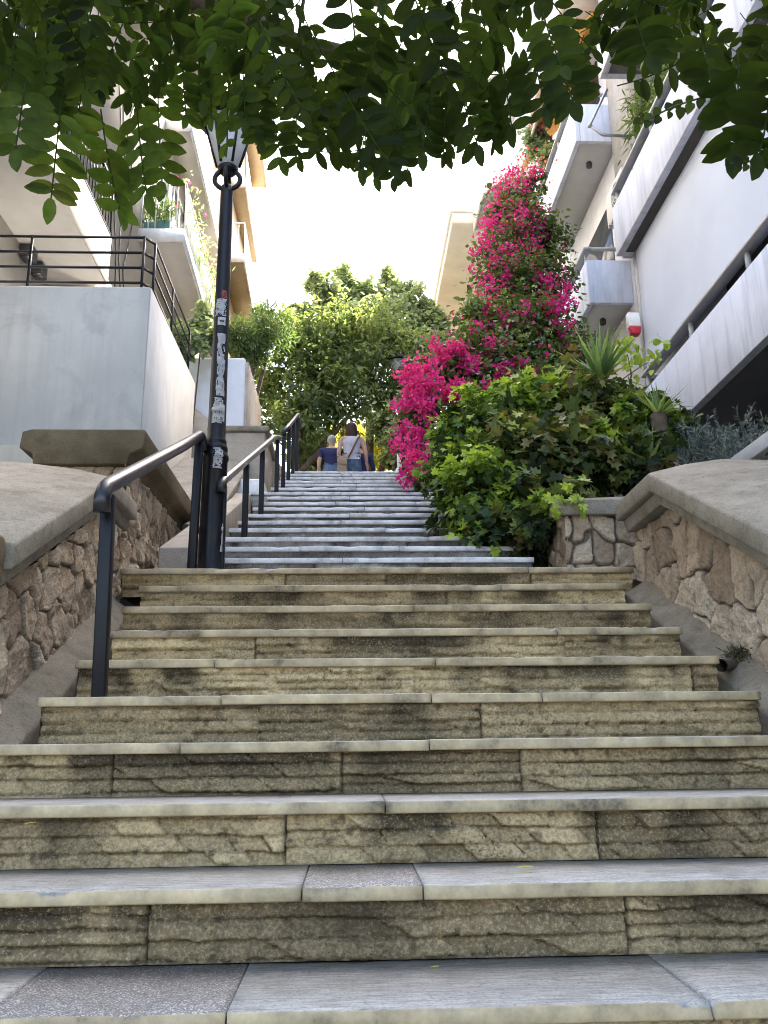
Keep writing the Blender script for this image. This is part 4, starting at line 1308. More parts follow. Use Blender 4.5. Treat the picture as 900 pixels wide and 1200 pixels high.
def emit(out, parent, mat='leaf_canopy', name='foliage', rr=.0022):
    V, Fc, k = leaf_arrays(np.array(out['p']), np.array(out['a']), np.array(out['n']), np.array(out['s']), 'ellip', .16, .12)
    mb = MB()
    for pts in out['r']: mb.tube(pts[::2], rr, 4, cap=False)
    n0 = len(V); V = np.vstack([V, np.array(mb.v)])
    F2 = [tuple(f) for f in Fc]+[tuple(i+n0 for i in f) for f in mb.f]
    rn = np.r_[np.repeat(np.clip(np.array(out['t']), 0, 1), k), np.full(len(mb.v), .6)]
    mesh_obj(name, V, F2, M[mat], parent, {'rnd': rn})


ct = empty('overhanging_tree', (-3.0, .6, -1.3), 'dark green tree with feathery compound leaves hanging across the top of the picture', 'tree')
fork = np.array([-2.6, .8, 3.2])
main_l = []
main_l.append(([(-3.0, .6, -1.35), (-2.9, .65, .6), (-2.75, .7, 2.0), fork], .16, .10))
limbs = [[fork, (-1.7, 1.3, 3.6), (-.6, 1.9, 3.55), (.6, 2.2, 3.35), (1.6, 2.3, 3.25), (2.4, 2.4, 3.3)],
         [fork, (-1.9, 1.9, 3.5), (-1.2, 2.4, 3.2), (-.2, 2.7, 3.1), (.6, 2.9, 3.0)],
         [fork, (-1.6, .6, 4.0), (-.4, .9, 4.1), (1.0, 1.3, 3.9), (2.0, 1.6, 3.6)],
         [fork, (-2.2, 2.0, 3.4), (-1.9, 2.7, 3.2)]]
for l in limbs: main_l.append((l, .075, .016))
branches('trunk', M['bark'], ct, main_l)
limb_pts = []
for l in limbs:
    l = [np.array(p, float) for p in l]
    for i in range(len(l)-1):
        for j in range(6): limb_pts.append(l[i]+(l[i+1]-l[i])*j/6)
limb_pts = np.array(limb_pts)
OUT = dict(p=[], a=[], n=[], s=[], t=[], r=[])
twigs = []
YL = [(-150, 150), (0, 150), (40, 120), (90, 150), (130, 145), (200, 140), (225, 85), (300, 90), (330, 160), (400, 170), (450, 200), (500, 180), (540, 155), (600, 128), (680, 95), (720, 50), (770, 45), (830, 85), (880, 120), (1050, 170)]


def ylow(px): return float(np.interp(px, [a for a, b in YL], [b for a, b in YL]))


cnt = 0
while cnt < 420:
    px = random.uniform(-160, 1060); lo = ylow(px)
    py = lo-20-abs(random.gauss(0, 105)) if cnt % 3 else random.uniform(-330, -20)
    y = random.uniform(1.55, 2.85)
    if py > -10 and random.random() < .78 and 575 < px < 800: continue
    if 0 < py < 75 and random.random() < .25: continue
    if px < 230 and py > 85 and random.random() < .7: continue
    b_ = at(px, py+random.uniform(0, 25), y)
    L = random.uniform(.20, .31)
    d = norm(np.array([random.gauss(0, .55), random.gauss(0, .4), -1.0]))
    if random.random() < .3: d = norm(np.array([random.gauss(0, 1), random.gauss(-.1, .6), -.35]))
    a = b_-d*L
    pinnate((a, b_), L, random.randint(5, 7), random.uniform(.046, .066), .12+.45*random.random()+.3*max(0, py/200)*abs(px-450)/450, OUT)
    # twig to the nearest limb, for some leaves
    if cnt % 3 == 0:
        q = limb_pts[np.argmin(np.linalg.norm(limb_pts-a, axis=1))]
        twigs.append(([q, (q+a)/2+np.array([0, 0, .05]), a], .006, .002))
    cnt += 1
# the long leaves that hang free below the mass; brighter ones have light painted into their tone
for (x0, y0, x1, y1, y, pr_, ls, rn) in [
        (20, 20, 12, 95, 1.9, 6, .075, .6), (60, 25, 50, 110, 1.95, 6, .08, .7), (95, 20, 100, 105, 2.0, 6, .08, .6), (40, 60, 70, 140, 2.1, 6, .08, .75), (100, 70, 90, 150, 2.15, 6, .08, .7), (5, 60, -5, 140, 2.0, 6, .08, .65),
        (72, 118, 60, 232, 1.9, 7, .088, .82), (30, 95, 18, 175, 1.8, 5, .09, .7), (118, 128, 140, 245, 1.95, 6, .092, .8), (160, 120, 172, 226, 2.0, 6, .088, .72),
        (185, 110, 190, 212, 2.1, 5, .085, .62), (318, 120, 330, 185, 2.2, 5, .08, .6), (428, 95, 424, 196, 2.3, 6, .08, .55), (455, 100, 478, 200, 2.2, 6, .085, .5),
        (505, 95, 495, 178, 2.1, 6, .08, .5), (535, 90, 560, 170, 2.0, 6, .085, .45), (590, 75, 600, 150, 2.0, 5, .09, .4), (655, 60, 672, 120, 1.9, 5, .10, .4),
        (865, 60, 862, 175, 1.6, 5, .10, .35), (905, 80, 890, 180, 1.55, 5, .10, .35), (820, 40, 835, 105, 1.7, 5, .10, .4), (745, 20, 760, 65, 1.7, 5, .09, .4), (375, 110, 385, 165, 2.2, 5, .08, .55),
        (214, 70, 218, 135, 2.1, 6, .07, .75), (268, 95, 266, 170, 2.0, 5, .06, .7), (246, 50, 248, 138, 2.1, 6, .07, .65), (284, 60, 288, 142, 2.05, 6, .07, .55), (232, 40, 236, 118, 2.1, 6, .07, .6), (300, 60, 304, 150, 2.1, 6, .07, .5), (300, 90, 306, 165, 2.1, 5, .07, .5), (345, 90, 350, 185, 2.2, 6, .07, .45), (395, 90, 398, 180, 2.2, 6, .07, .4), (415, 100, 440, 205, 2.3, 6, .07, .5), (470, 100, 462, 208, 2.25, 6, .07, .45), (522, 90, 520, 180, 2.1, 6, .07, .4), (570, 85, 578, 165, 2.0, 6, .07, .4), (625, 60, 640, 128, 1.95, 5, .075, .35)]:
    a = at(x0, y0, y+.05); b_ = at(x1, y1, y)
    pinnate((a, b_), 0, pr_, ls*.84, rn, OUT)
emit(OUT, ct)
branches('twigs', M['twig'], ct, twigs)


def sprig(label, p0, p1, n, ls):
    o = empty('leafy_sprig', p0, label, 'twig', 'thin sprigs at the right edge')
    mb = MB(); d = p1-p0
    mb.tube([p0, p0+d*.5+np.array([0, 0, .01]), p1], .0022, 5); mb.build('stem', M['twig'], o)
    t = np.repeat(np.linspace(.08, 1, n), 2); s = np.tile([1, -1], n)
    pts = p0+d*t[:, None]
    ax = norm(np.array([0, 0, 1.])*s[:, None]+norm(d)*.35+rdir(2*n)*.25)
    leaves('leaves', M['leaf_canopy'], o, pts, ax, norm(-ray(800, 150)+rdir(2*n)*.5), ls*(.7+.4*RNG.random(2*n)), .3+.4*RNG.random(2*n), 'wide')


sprig('thin sprig of small round leaves crossing the upper white parapet', at(830, 112, 1.7), at(748, 146, 1.75), 7, .030)
sprig('thin sprig of tiny pointed leaves at the right edge of the picture', at(930, 192, 1.6), at(856, 192, 1.6), 8, .026)
mb = MB(); mb.tube([(2.5, 1.9, 2.9), at(1000, 90, 1.75), at(832, 112, 1.7)], .004, 6)
mb.tube([(2.4, 2.3, 3.25), (2.5, 1.9, 2.9), at(930, 192, 1.6)], .004, 6); mb.build('twigs', M['twig'], ct)

# ------------------------------------------------------------------ bougainvillea
bg = empty('bougainvillea', at(560, 560, 9.3)*np.array([1, 1, 0])+np.array([0, 0, 3.1]), 'tall magenta bougainvillea climbing the right buildings', 'shrub')
BB = [(500, 520, 8.9, 34), (490, 480, 9.2, 26), (497, 555, 8.6, 20), (530, 480, 9.4, 45), (560, 430, 9.8, 48), (520, 430, 9.6, 30), (610, 430, 10.3, 50), (600, 390, 10.6, 48), (560, 390, 10.2, 38),
      (640, 385, 11.0, 36), (650, 420, 10.8, 40), (600, 340, 11.0, 42), (640, 330, 11.3, 32), (590, 290, 11.3, 33), (615, 270, 11.5, 35), (640, 290, 11.7, 26), (605, 240, 11.8, 24), (622, 218, 12.0, 15), (590, 252, 11.6, 22), (580, 460, 9.6, 40), (630, 470, 9.8, 45)]
bl = [blob(a, b, c, r, None, 1.0) for a, b, c, r in BB]
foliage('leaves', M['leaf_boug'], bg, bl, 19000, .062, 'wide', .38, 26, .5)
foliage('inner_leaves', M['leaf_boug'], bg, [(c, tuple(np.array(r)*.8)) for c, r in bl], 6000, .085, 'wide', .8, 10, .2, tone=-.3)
FL = [(610, 225, 15, 12.0), (625, 205, 12, 12.1), (590, 240, 13, 11.7), (578, 262, 14, 11.4), (600, 255, 16, 11.5), (620, 250, 15, 11.6), (630, 268, 13, 11.5), (572, 285, 12, 11.2), (590, 300, 15, 11.1), (612, 292, 14, 11.2), (628, 290, 10, 11.4), (575, 310, 11, 11.0),
      (628, 322, 8, 11.1), (640, 336, 11, 11.0), (660, 330, 9, 11.1), (668, 350, 6, 11.1), (655, 368, 13, 10.7), (662, 385, 11, 10.7), (638, 362, 11, 10.7), (575, 340, 13, 10.8), (590, 325, 9, 10.9), (570, 360, 8, 10.6), (605, 372, 13, 10.4), (585, 380, 12, 10.3), (612, 358, 9, 10.6), (560, 385, 12, 10.1), (570, 372, 10, 10.2),
      (535, 415, 14, 9.6), (515, 412, 10, 9.5), (552, 425, 13, 9.6), (575, 420, 14, 9.9), (590, 432, 12, 9.9), (580, 448, 13, 9.6), (605, 422, 9, 10.0), (492, 440, 17, 9.2), (500, 455, 16, 9.1), (478, 480, 14, 9.0), (485, 465, 12, 9.0), (500, 478, 12, 8.9), (528, 460, 12, 9.2), (545, 458, 12, 9.3), (560, 465, 10, 9.4), (490, 505, 10, 8.8), (505, 520, 11, 8.7),
      (480, 525, 13, 8.7), (490, 545, 13, 8.5), (500, 555, 10, 8.4), (478, 555, 9, 8.5), (510, 540, 9, 8.5), (600, 205, 9, 12.1), (585, 222, 9, 11.9), (610, 275, 12, 11.4), (652, 350, 9, 10.9), (620, 440, 8, 9.9), (472, 500, 9, 8.9)]
P = []; N = []; T = []
for (px, py, r, y) in FL:
    c, rr, = blob(px, py, y-.30, r)
    m = int((1.35 if 395 < py < 475 else .68)*r*r)+25
    tt = RNG.random()
    k = 5
    sub = RNG.normal(size=(k, 3))*np.array(rr)*.55
    i = RNG.integers(0, k, m)
    P.append(c+sub[i]+RNG.normal(size=(m, 3))*np.array(rr)*.36); T.append(.25+.5*RNG.random(m)+.25*(RNG.random(k)[i]-.5)+.1*tt)
P = np.vstack(P); T = np.hstack(T); m = len(P)
# scattered single bracts all over
P2, D2, R2_ = cloud(bl, 1500, .3, 30, .85)
P = np.vstack([P, P2]); T = np.r_[T, .5+.4*RNG.random(len(P2))]; m = len(P)
leaves('blossoms', M['bract'], bg, P, norm(rdir(m)+np.array([0, -.2, .2])), rdir(m), .052*(.6+.7*RNG.random(m)), T, 'diamond', .35, .2)
c, rr = blob(622, 198, 11.8, 22); q = c+RNG.normal(size=(150, 3))*np.array(rr)*np.array([.5, .5, .5])
leaves('blossoms', M['bract_orange'], bg, q, rdir(150), rdir(150), .05*(.6+.7*RNG.random(150)), RNG.random(150), 'diamond', .35)
base = WL[bg.name]
branches('stems', M['bark'], bg, [([base+np.array([0, 0, -.2]), at(575, 520, 9.4), at(590, 430, 10.3), at(605, 330, 11.3), at(615, 230, 11.9)], .06, .015), ([base, at(520, 500, 9.2), at(495, 450, 9.3)], .04, .012), ([at(575, 520, 9.4), at(630, 440, 10.3), at(655, 380, 10.9)], .035, .01)])
# trailing shoots sticking out
sh = []
for _ in range(70):
    i = random.randrange(len(bl)); c, r = bl[i]
    d = rdir(1)[0]; d[2] = abs(d[2])*.6
    p = c+d*np.array(r)*.9
    sh.append((p, norm(d+np.array([0, -.2, .3])), random.uniform(.15, .4)))
P = np.vstack([p+d*L*np.linspace(.1, 1, 12)[:, None]+np.array([0, 0, -.25])*(L*np.linspace(0, 1, 12)[:, None])**2+RNG.normal(size=(12, 3))*.02 for p, d, L in sh])
leaves('shoots', M['leaf_light'], bg, P, rdir(len(P)), rdir(len(P)), .05*(.6+.6*RNG.random(len(P))), RNG.random(len(P)), 'wide')

# ------------------------------------------------------------------ ivy
iv = empty('ivy', (1.6, 5.7, 1.6), 'thick bank of glossy ivy spilling over the right wall onto the steps', 'ivy')
IB = [(560, 520, 6.7, 42), (545, 560, 6.3, 38), (570, 590, 5.9, 42), (595, 620, 5.75, 36), (620, 545, 6.2, 55), (620, 500, 6.9, 42), (680, 500, 6.6, 52), (680, 545, 6.0, 45), (740, 500, 6.6, 42), (740, 540, 6.0, 36), (690, 478, 6.9, 28), (650, 600, 5.75, 38), (620, 640, 5.6, 28), (600, 628, 5.5, 24), (632, 612, 5.3, 18), (575, 625, 5.6, 20), (780, 505, 6.5, 30), (530, 525, 7.0, 22)]
ib = [blob(a, b, c, r) for a, b, c, r in IB]
ib_l = ib[:4]+ib[5:6]+[ib[14]]
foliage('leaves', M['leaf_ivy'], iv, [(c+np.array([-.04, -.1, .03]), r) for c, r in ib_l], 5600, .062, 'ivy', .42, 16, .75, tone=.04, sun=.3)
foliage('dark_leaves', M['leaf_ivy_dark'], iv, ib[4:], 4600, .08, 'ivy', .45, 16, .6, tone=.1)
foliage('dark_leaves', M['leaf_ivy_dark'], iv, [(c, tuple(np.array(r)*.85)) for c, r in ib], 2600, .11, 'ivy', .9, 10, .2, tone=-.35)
foliage('leaves', M['leaf_ivy'], iv, [blob(650, 470, 6.7, 26), blob(720, 490, 6.3, 28), blob(770, 500, 6.2, 22), blob(600, 480, 7.0, 28), blob(700, 520, 5.9, 22)], 1500, .08, 'ivy', .35, 14, .8, tone=.05)
# ivy tendrils on the steps and over the pier
tn = []
for (px, py, y, dx) in [(545, 585, 5.9, -18), (560, 615, 5.7, -22), (590, 640, 5.5, -14), (530, 555, 6.5, -16), (640, 575, 5.0, 20), (670, 570, 5.0, 12), (520, 545, 6.9, -14)]:
    p = at(px, py, y); q = at(px+dx, py+22, y-.15)
    tn.append(p+(q-p)*np.linspace(0, 1, 14)[:, None]+RNG.normal(size=(14, 3))*.035)
P = np.vstack(tn); leaves('leaves', M['leaf_ivy'], iv, P, norm(rdir(len(P))+np.array([0, -.5, -.4])), norm(rdir(len(P))+np.array([0, -.6, .7])), .075*(.6+.6*RNG.random(len(P))), .5+.5*RNG.random(len(P)), 'ivy')
branches('stems', M['bark'], iv, [([(1.7, 5.9, 1.5), at(650, 570, 5.8), at(610, 600, 5.6)], .012, .005), ([(1.7, 5.9, 1.5), at(640, 600, 5.5), at(625, 640, 5.45), at(612, 625, 5.5)], .01, .004), ([(1.6, 6.4, 1.9), at(600, 560, 5.8), at(560, 590, 5.8)], .012, .004),
    ([(1.9, 6.4, 1.9), at(740, 440, 6.9), at(735, 415, 6.9)], .012, .003), ([(1.9, 6.4, 1.9), at(720, 450, 6.9), at(760, 425, 6.9)], .010, .003)])
P = np.vstack([at(735, 415, 6.9)+RNG.normal(size=(26, 3))*.08, at(758, 420, 6.9)+RNG.normal(size=(30, 3))*.09, at(727, 405, 6.9)+RNG.normal(size=(10, 3))*.05])
leaves('leaves', M['leaf_ivy'], iv, P, rdir(len(P)), norm(rdir(len(P))+np.array([0, -.5, .6])), .08*(.6+.6*RNG.random(len(P))), .7+.3*RNG.random(len(P)), 'wide')


# ------------------------------------------------------------------ yuccas
def yucca(label, c, n, L, w=.05, tilt=1.0):
    o = empty('yucca', c, label, 'yucca', None)
    V = []; Fs = []; rn = []
    for i in range(n):
        az = random.uniform(0, 2*PI); el = math.radians(random.uniform(12, 85))
        d = np.array([math.cos(az)*math.cos(el), math.sin(az)*math.cos(el), math.sin(el)])
        s = norm(np.cross(d, [0, 0, 1.])); u = np.cross(s, d)
        ll = L*random.uniform(.65, 1.05); ww = w*random.uniform(.7, 1.1)
        b0 = len(V); k = 6
        for j in range(k+1):
            t = j/k
            p = np.array(c)+d*ll*t+np.array([0, 0, -.22*ll*t*t*math.cos(el)])
            wd = ww*(.45+.55*math.sin(PI*min(1, t*1.2+.1)))*(1-t**3)*.5
            V += [p-s*wd+u*wd*.4, p, p+s*wd+u*wd*.4]
            rn += [i]*3
        for j in range(k):
            q = b0+3*j
            Fs += [(q, q+1, q+4, q+3), (q+1, q+2, q+5, q+4)]
    rr = np.array([_LAT[int(x) % 256, 3] for x in rn])
    mesh_obj('leaves', V, Fs, M['leaf_yucca'], o, {'rnd': rr})
    MB().tube([np.array(c)+np.array([0, 0, -.7]), np.array(c)+np.array([0, 0, .02])], [.05, .06], 10).build('stem', M['bark'], o, smooth=True)


yucca('large spiky yucca behind the ivy in front of the lower balcony', at(703, 448, 6.5), 60, .58, .055)
yucca('smaller narrow-leaved yucca by the lower end of the white parapet', at(772, 488, 6.0), 26, .36, .035)
yucca('half-hidden yucca with pale leaves at the right edge of the ivy', at(762, 545, 5.9), 22, .36, .04)

# ------------------------------------------------------------------ silvery shrub
sv = empty('silver_shrub', at(850, 530, 6.0)*np.array([1, 1, 1])+np.array([0, 0, -.4]), 'silvery grey-leaved shrub in the shade below the white parapet', 'shrub')
P = []; AX = []
for _ in range(260):
    c0 = at(random.uniform(800, 935), random.uniform(520, 580), random.uniform(5.6, 6.6))
    d = norm(np.array([random.gauss(-.25, .6), random.gauss(-.1, .5), random.uniform(.3, 1.1)])); L = random.uniform(.2, .42)
    t = np.linspace(.05, 1, 26)[:, None]
    P.append(c0+d*L*t+np.array([0, 0, -.15])*L*t**2); AX.append(np.tile(d, (26, 1)))
P = np.vstack(P); AX = norm(np.vstack(AX)+rdir(len(P))*.8)
leaves('leaves', M['leaf_silver'], sv, P, AX, rdir(len(P)), .05*(.6+.6*RNG.random(len(P))), RNG.random(len(P)), 'lance')
branches('stems', M['bark'], sv, [([WL[sv.name]+np.array([dx, 0, -.3]), WL[sv.name]+np.array([dx*1.5, .05, .35])], .012, .004) for dx in (-.3, -.1, .1, .3, .5)])

# bamboo-like plants on the upper right balcony
bb = empty('balcony_plant', (4.3, 9.8, 8.1), 'feathery pale green plant leaning over the top right parapet', 'plant')
bl2 = [(np.array([4.25, yy, 8.75+.28*math.sin(yy*2)]), (.28, .45, .5)) for yy in (9.9, 9.2, 8.4, 7.6, 6.8)]
foliage('leaves', M['leaf_bamboo'], bb, bl2, 5200, .13, 'lance', .6, 20, .3, hang=.5)
branches('stems', M['twig'], bb, [([(4.3, yy, 7.45), (4.28, yy+.1, 8.2), (4.2, yy+.2, 8.9)], .012, .005) for yy in (9.9, 9.2, 8.4, 7.6, 6.8)])
br = empty('balcony_plant', (4.2, 13.5, 11.2), 'red flowered plant with yellow leaves behind the upper set-back parapet', 'plant')
c, r = blob(628, 165, 14.5, 16); foliage('leaves', M['leaf_light'], br, [(c, r), blob(640, 185, 14.3, 12)], 900, .09, 'wide', .5, 10, .3)
c, r = blob(629, 150, 14.3, 9); q = c+RNG.normal(size=(90, 3))*np.array(r)*.5; leaves('blossoms', M['bract'], br, q, rdir(90), rdir(90), .06*np.ones(90), RNG.random(90), 'diamond')
branches('stems', M['twig'], br, [([(3.9, 14.4, 10.5), c], .02, .008)])
tr2 = empty('trailing_plant', (-2.45, 12.5, 8.0), 'sparse trailing plant with red flowers hanging outside the left balcony rail', 'plant')
P = np.vstack([np.array([-2.43+.0*yy, yy, 8.45])+RNG.normal(size=(50, 3))*np.array([.06, .18, .22]) for yy in (11.3, 11.8, 12.4, 12.9, 13.5, 14.0)])
leaves('leaves', M['leaf_light'], tr2, P, rdir(len(P)), rdir(len(P)), .09*(.5+.6*RNG.random(len(P))), RNG.random(len(P)), 'oval')
q = P[::14]+np.array([-.05, 0, .1]); leaves('blossoms', M['bract'], tr2, q, rdir(len(q)), rdir(len(q)), .07*np.ones(len(q)), RNG.random(len(q)), 'diamond')
branches('stems', M['twig'], tr2, [([(-2.5, yy, 7.7), (-2.45, yy+.1, 8.2), (-2.42, yy+.25, 8.6)], .006, .003) for yy in (11.3, 12.4, 13.5)])
# climbers at the terrace end
cl = empty('climbing_plant', (-2.1, 9.9, 4.2), 'light green climbing plant behind the far end of the terrace railing', 'plant')
foliage('leaves', M['leaf_light'], cl, [blob(212, 400, 10.0, 20), blob(240, 395, 10.2, 16), blob(232, 370, 10.2, 12)], 1100, .085, 'wide', .5, 16, .3)
branches('stems', M['twig'], cl, [([(-2.1, 9.9, 3.5), at(215, 410, 10.0), at(222, 380, 10.0)], .015, .005), ([(-2.0, 9.95, 3.5), at(235, 410, 10.1), at(240, 375, 10.2)], .012, .005)])

# ------------------------------------------------------------------ trees at the head of the stairs
def tree(label, base, blobs, trunk, leafsets, name='tree', cat='tree'):
    o = empty(name, base, label, cat)
    for (mat, n, size, shape, cl_, sh_, tone) in leafsets:
        foliage('crown', M[mat], o, blobs, n, size, shape, cl_, 16, sh_, tone=tone)
    branches('trunk', M['bark'], o, trunk)
    return o


B1 = [blob(*a) for a in [(340, 430, 15, 42), (385, 420, 15.5, 48), (430, 420, 15.5, 45), (330, 470, 14.5, 32), (365, 470, 14.8, 44), (400, 462, 15, 34), (345, 500, 14.3, 28), (450, 442, 15.5, 30), (445, 400, 16, 34), (475, 420, 16, 30), (320, 495, 13.6, 18), (310, 430, 14.5, 26), (400, 385, 15.5, 30), (355, 390, 15.2, 30), (475, 465, 15.8, 20)]]
tb = np.array([-1.05, 14.3, ZTOP-.1])
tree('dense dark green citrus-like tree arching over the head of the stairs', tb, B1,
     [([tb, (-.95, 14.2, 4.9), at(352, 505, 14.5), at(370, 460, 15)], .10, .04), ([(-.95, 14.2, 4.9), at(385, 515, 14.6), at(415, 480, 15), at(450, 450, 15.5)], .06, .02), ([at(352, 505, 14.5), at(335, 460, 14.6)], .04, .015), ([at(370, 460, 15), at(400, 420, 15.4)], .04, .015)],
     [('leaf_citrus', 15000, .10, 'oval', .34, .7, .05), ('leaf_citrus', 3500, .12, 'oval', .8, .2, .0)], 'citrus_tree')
B2 = []
for (px, py, y, r, asp) in [(378, 352, 19, 15, 2.0), (370, 332, 19, 8, 1.9), (404, 352, 19.5, 16, 2.0), (414, 336, 19.5, 8, 2.0), (455, 350, 19.5, 14, 2.0), (458, 326, 19.5, 8, 2.0), (488, 362, 19, 12, 2.0), (478, 345, 19.3, 7, 2.2), (505, 388, 19, 18, 1.5), (435, 385, 19, 30, 1.0), (395, 388, 19, 26, 1.0), (475, 393, 19, 28, 1.1), (432, 358, 19.5, 12, 2.0), (355, 372, 18.5, 14, 1.2), (515, 378, 19, 11, 1.7), (500, 415, 18.5, 24, 1.0), (345, 385, 18.3, 14, 1.0), (502, 365, 19, 7, 2.2), (385, 335, 19.2, 6, 2.4), (440, 345, 19.2, 6, 2.4)]:
    B2.append(blob(px, py, y, r, None, asp))
tb = np.array([.6, 18.8, ZTOP-.1])
tree('taller light green tree with upright shoots behind the dark citrus tree', tb, B2,
     [([tb, (.5, 18.8, 6), at(430, 420, 19), at(435, 370, 19.3)], .14, .05), ([at(430, 420, 19), at(395, 370, 19), at(380, 320, 19)], .07, .02), ([at(430, 420, 19), at(470, 380, 19), at(485, 330, 19.2)], .07, .02), ([at(435, 370, 19.3), at(457, 315, 19.5)], .05, .015), ([(.5, 18.8, 6), at(480, 470, 18), at(500, 420, 18.5)], .08, .03)],
     [('leaf_light', 15000, .12, 'wide', .45, .5, 0.1)], 'leafy_tree')
B3 = [blob(*a) for a in [(285, 400, 12.6, 22), (305, 390, 12.8, 18), (270, 395, 12.4, 14), (318, 385, 13.5, 22), (310, 365, 13.5, 12), (300, 410, 12.8, 18)]]
tb = np.array([-1.9, 12.5, 3.6])
tree('pale grey-green oleander bush above the bluish white wall', tb, B3, [([tb, at(300, 420, 12.7), at(290, 390, 12.6)], .05, .015), ([tb, at(310, 415, 12.9), at(315, 375, 13.4)], .05, .015)],
     [('leaf_oleander', 4600, .12, 'lance', .6, .35, 0)], 'oleander', 'shrub')
# branch with a few leaves hanging in front of the bluish wall
ob = [at(300, 440, 12), at(292, 445, 11.6), at(276, 452, 11.4)]
# sunny shrubs behind the people
for lab, bs, base in (('sunlit yellow-green shrub behind the walking people', [(402, 505, 26.2, 15), (422, 508, 26.5, 15), (440, 518, 26, 20), (455, 532, 26, 18), (430, 538, 26, 18), (470, 540, 26, 14), (405, 535, 26, 16), (385, 520, 26, 14)], (.6, 26, ZTOP-.05)),
                      ('green shrub beside the path right of the walking people', [(455, 505, 18.5, 16), (475, 510, 18, 18), (465, 535, 18, 12), (450, 490, 18.5, 14)], (1.1, 18, ZTOP-.05)),
                      ('fresh green shrub left of the man in navy', [(365, 525, 17, 14), (352, 535, 16.5, 12), (372, 540, 17, 10)], (-.9, 16.6, ZTOP-.05))):
    b3 = [blob(*a) for a in bs]
    tree(lab, np.array(base), b3, [([np.array(base), np.array(base)+np.array([.05, 0, .8]), b3[0][0]], .04, .015)], [('leaf_sunny' if 'yellow' in lab else 'leaf_light', 3200, .13, 'wide', .6, .3, .15)], 'garden_shrub', 'shrub')
b3 = [(np.array([x, 27+random.uniform(-1, 1), ZTOP+random.uniform(.8, 2.4)]), (1.4, 1.0, 1.4)) for x in np.arange(-7, 7, 1.5)]
hd = empty('hedge', (0, 27, ZTOP), 'yellow-green sunlit hedge closing the path far behind the people', 'hedge')
foliage('foliage', M['leaf_sunny'], hd, b3, 7000, .2, 'wide', .6, 14, .4)
branches('stems', M['bark'], hd, [([(x, 27, ZTOP-.1), (x+.1, 27, ZTOP+1.6)], .05, .02) for x in (-6, -4, -2, 0, 2, 4, 6)])
# terracotta planter far right of the path
o = empty('planter', at(457, 545, 14.2)*np.array([1, 1, 0])+np.array([0, 0, ZTOP]), 'pinkish terracotta planter box by the path at the head of the stairs', 'planter')
c = WL[o.name]; mb = MB(); mb.box(c[0]-.09, c[0]+.12, c[1]-.12, c[1]+.12, ZTOP, ZTOP+.98); mb.build('box', M['terracotta'], o, bevel=.02)
mb = MB(); mb.box(c[0]-.11, c[0]+.14, c[1]-.14, c[1]+.14, ZTOP+.981, ZTOP+1.05); mb.build('rim', M['terracotta'], o, bevel=.01)
mb = MB(); cc = at(467, 548, 13.2); mb.box(cc[0]-.05, cc[0]+.09, 13.1, 13.3, ZTOP-.02, ZTOP+.95); mb.box(cc[0]-.02, cc[0]+.05, 13.14, 13.26, ZTOP+.951, ZTOP+1.25)
tag(mb.build('stone_post', M['white_paint'], bevel=.02), 'small white post beside the bougainvillea at the head of the stairs', 'post')

# fallen leaves on the low steps
fl_ = [(605, 1019, 1), (504, 1136, 0), (28, 968, 2), (50, 888, 3)]
for i, (px, py, n) in enumerate(fl_):
    c = atz(px, py, RISE*n+.004)
    V, Fc, _k = leaf_arrays([c], [np.array([1, .3*(i-1), 0.])], [np.array([0, 0, 1.])], [.045 if i < 1 else .022], 'oval', .25, -.1)
    o = mesh_obj('fallen_leaf', V+np.array([0, 0, .004]), Fc, M['leaf_sunny'], None, {'rnd': np.full(len(V), .9)})
    tag(o, ['pale fallen leaf on the second tread from the bottom', 'tiny fallen leaf at the back of the bottom tread', 'tiny pale fleck of leaf by the left end of the third tread', 'small fallen leaf on the left of the fourth tread'][i], 'leaf', 'fallen leaves on the steps')

# ------------------------------------------------------------------ people
def skin_body(name, mat, parent, joints, bones, root=0, sub=2, smooth=True):
    """joints: list of (co, rx, ry)"""
    base = WL[parent.name]
    me = bpy.data.meshes.new(name)
    me.from_pydata([tuple(np.array(j[0])-base) for j in joints], bones, [])
    o = bpy.data.objects.new(name, me); COL.objects.link(o); o.parent = parent; WL[o.name] = base
    o.modifiers.new('Skin', 'SKIN')
    if not me.skin_vertices:
        bpy.context.view_layer.objects.active = o
        bpy.ops.mesh.customdata_skin_add()
    for i, j in enumerate(joints):
        sv_ = me.skin_vertices[0].data[i]; sv_.radius = (j[1], j[2]); sv_.use_root = (i == root)
    s = o.modifiers.new('Sub', 'SUBSURF'); s.levels = sub; s.render_levels = sub
    me.materials.append(mat)
    return o


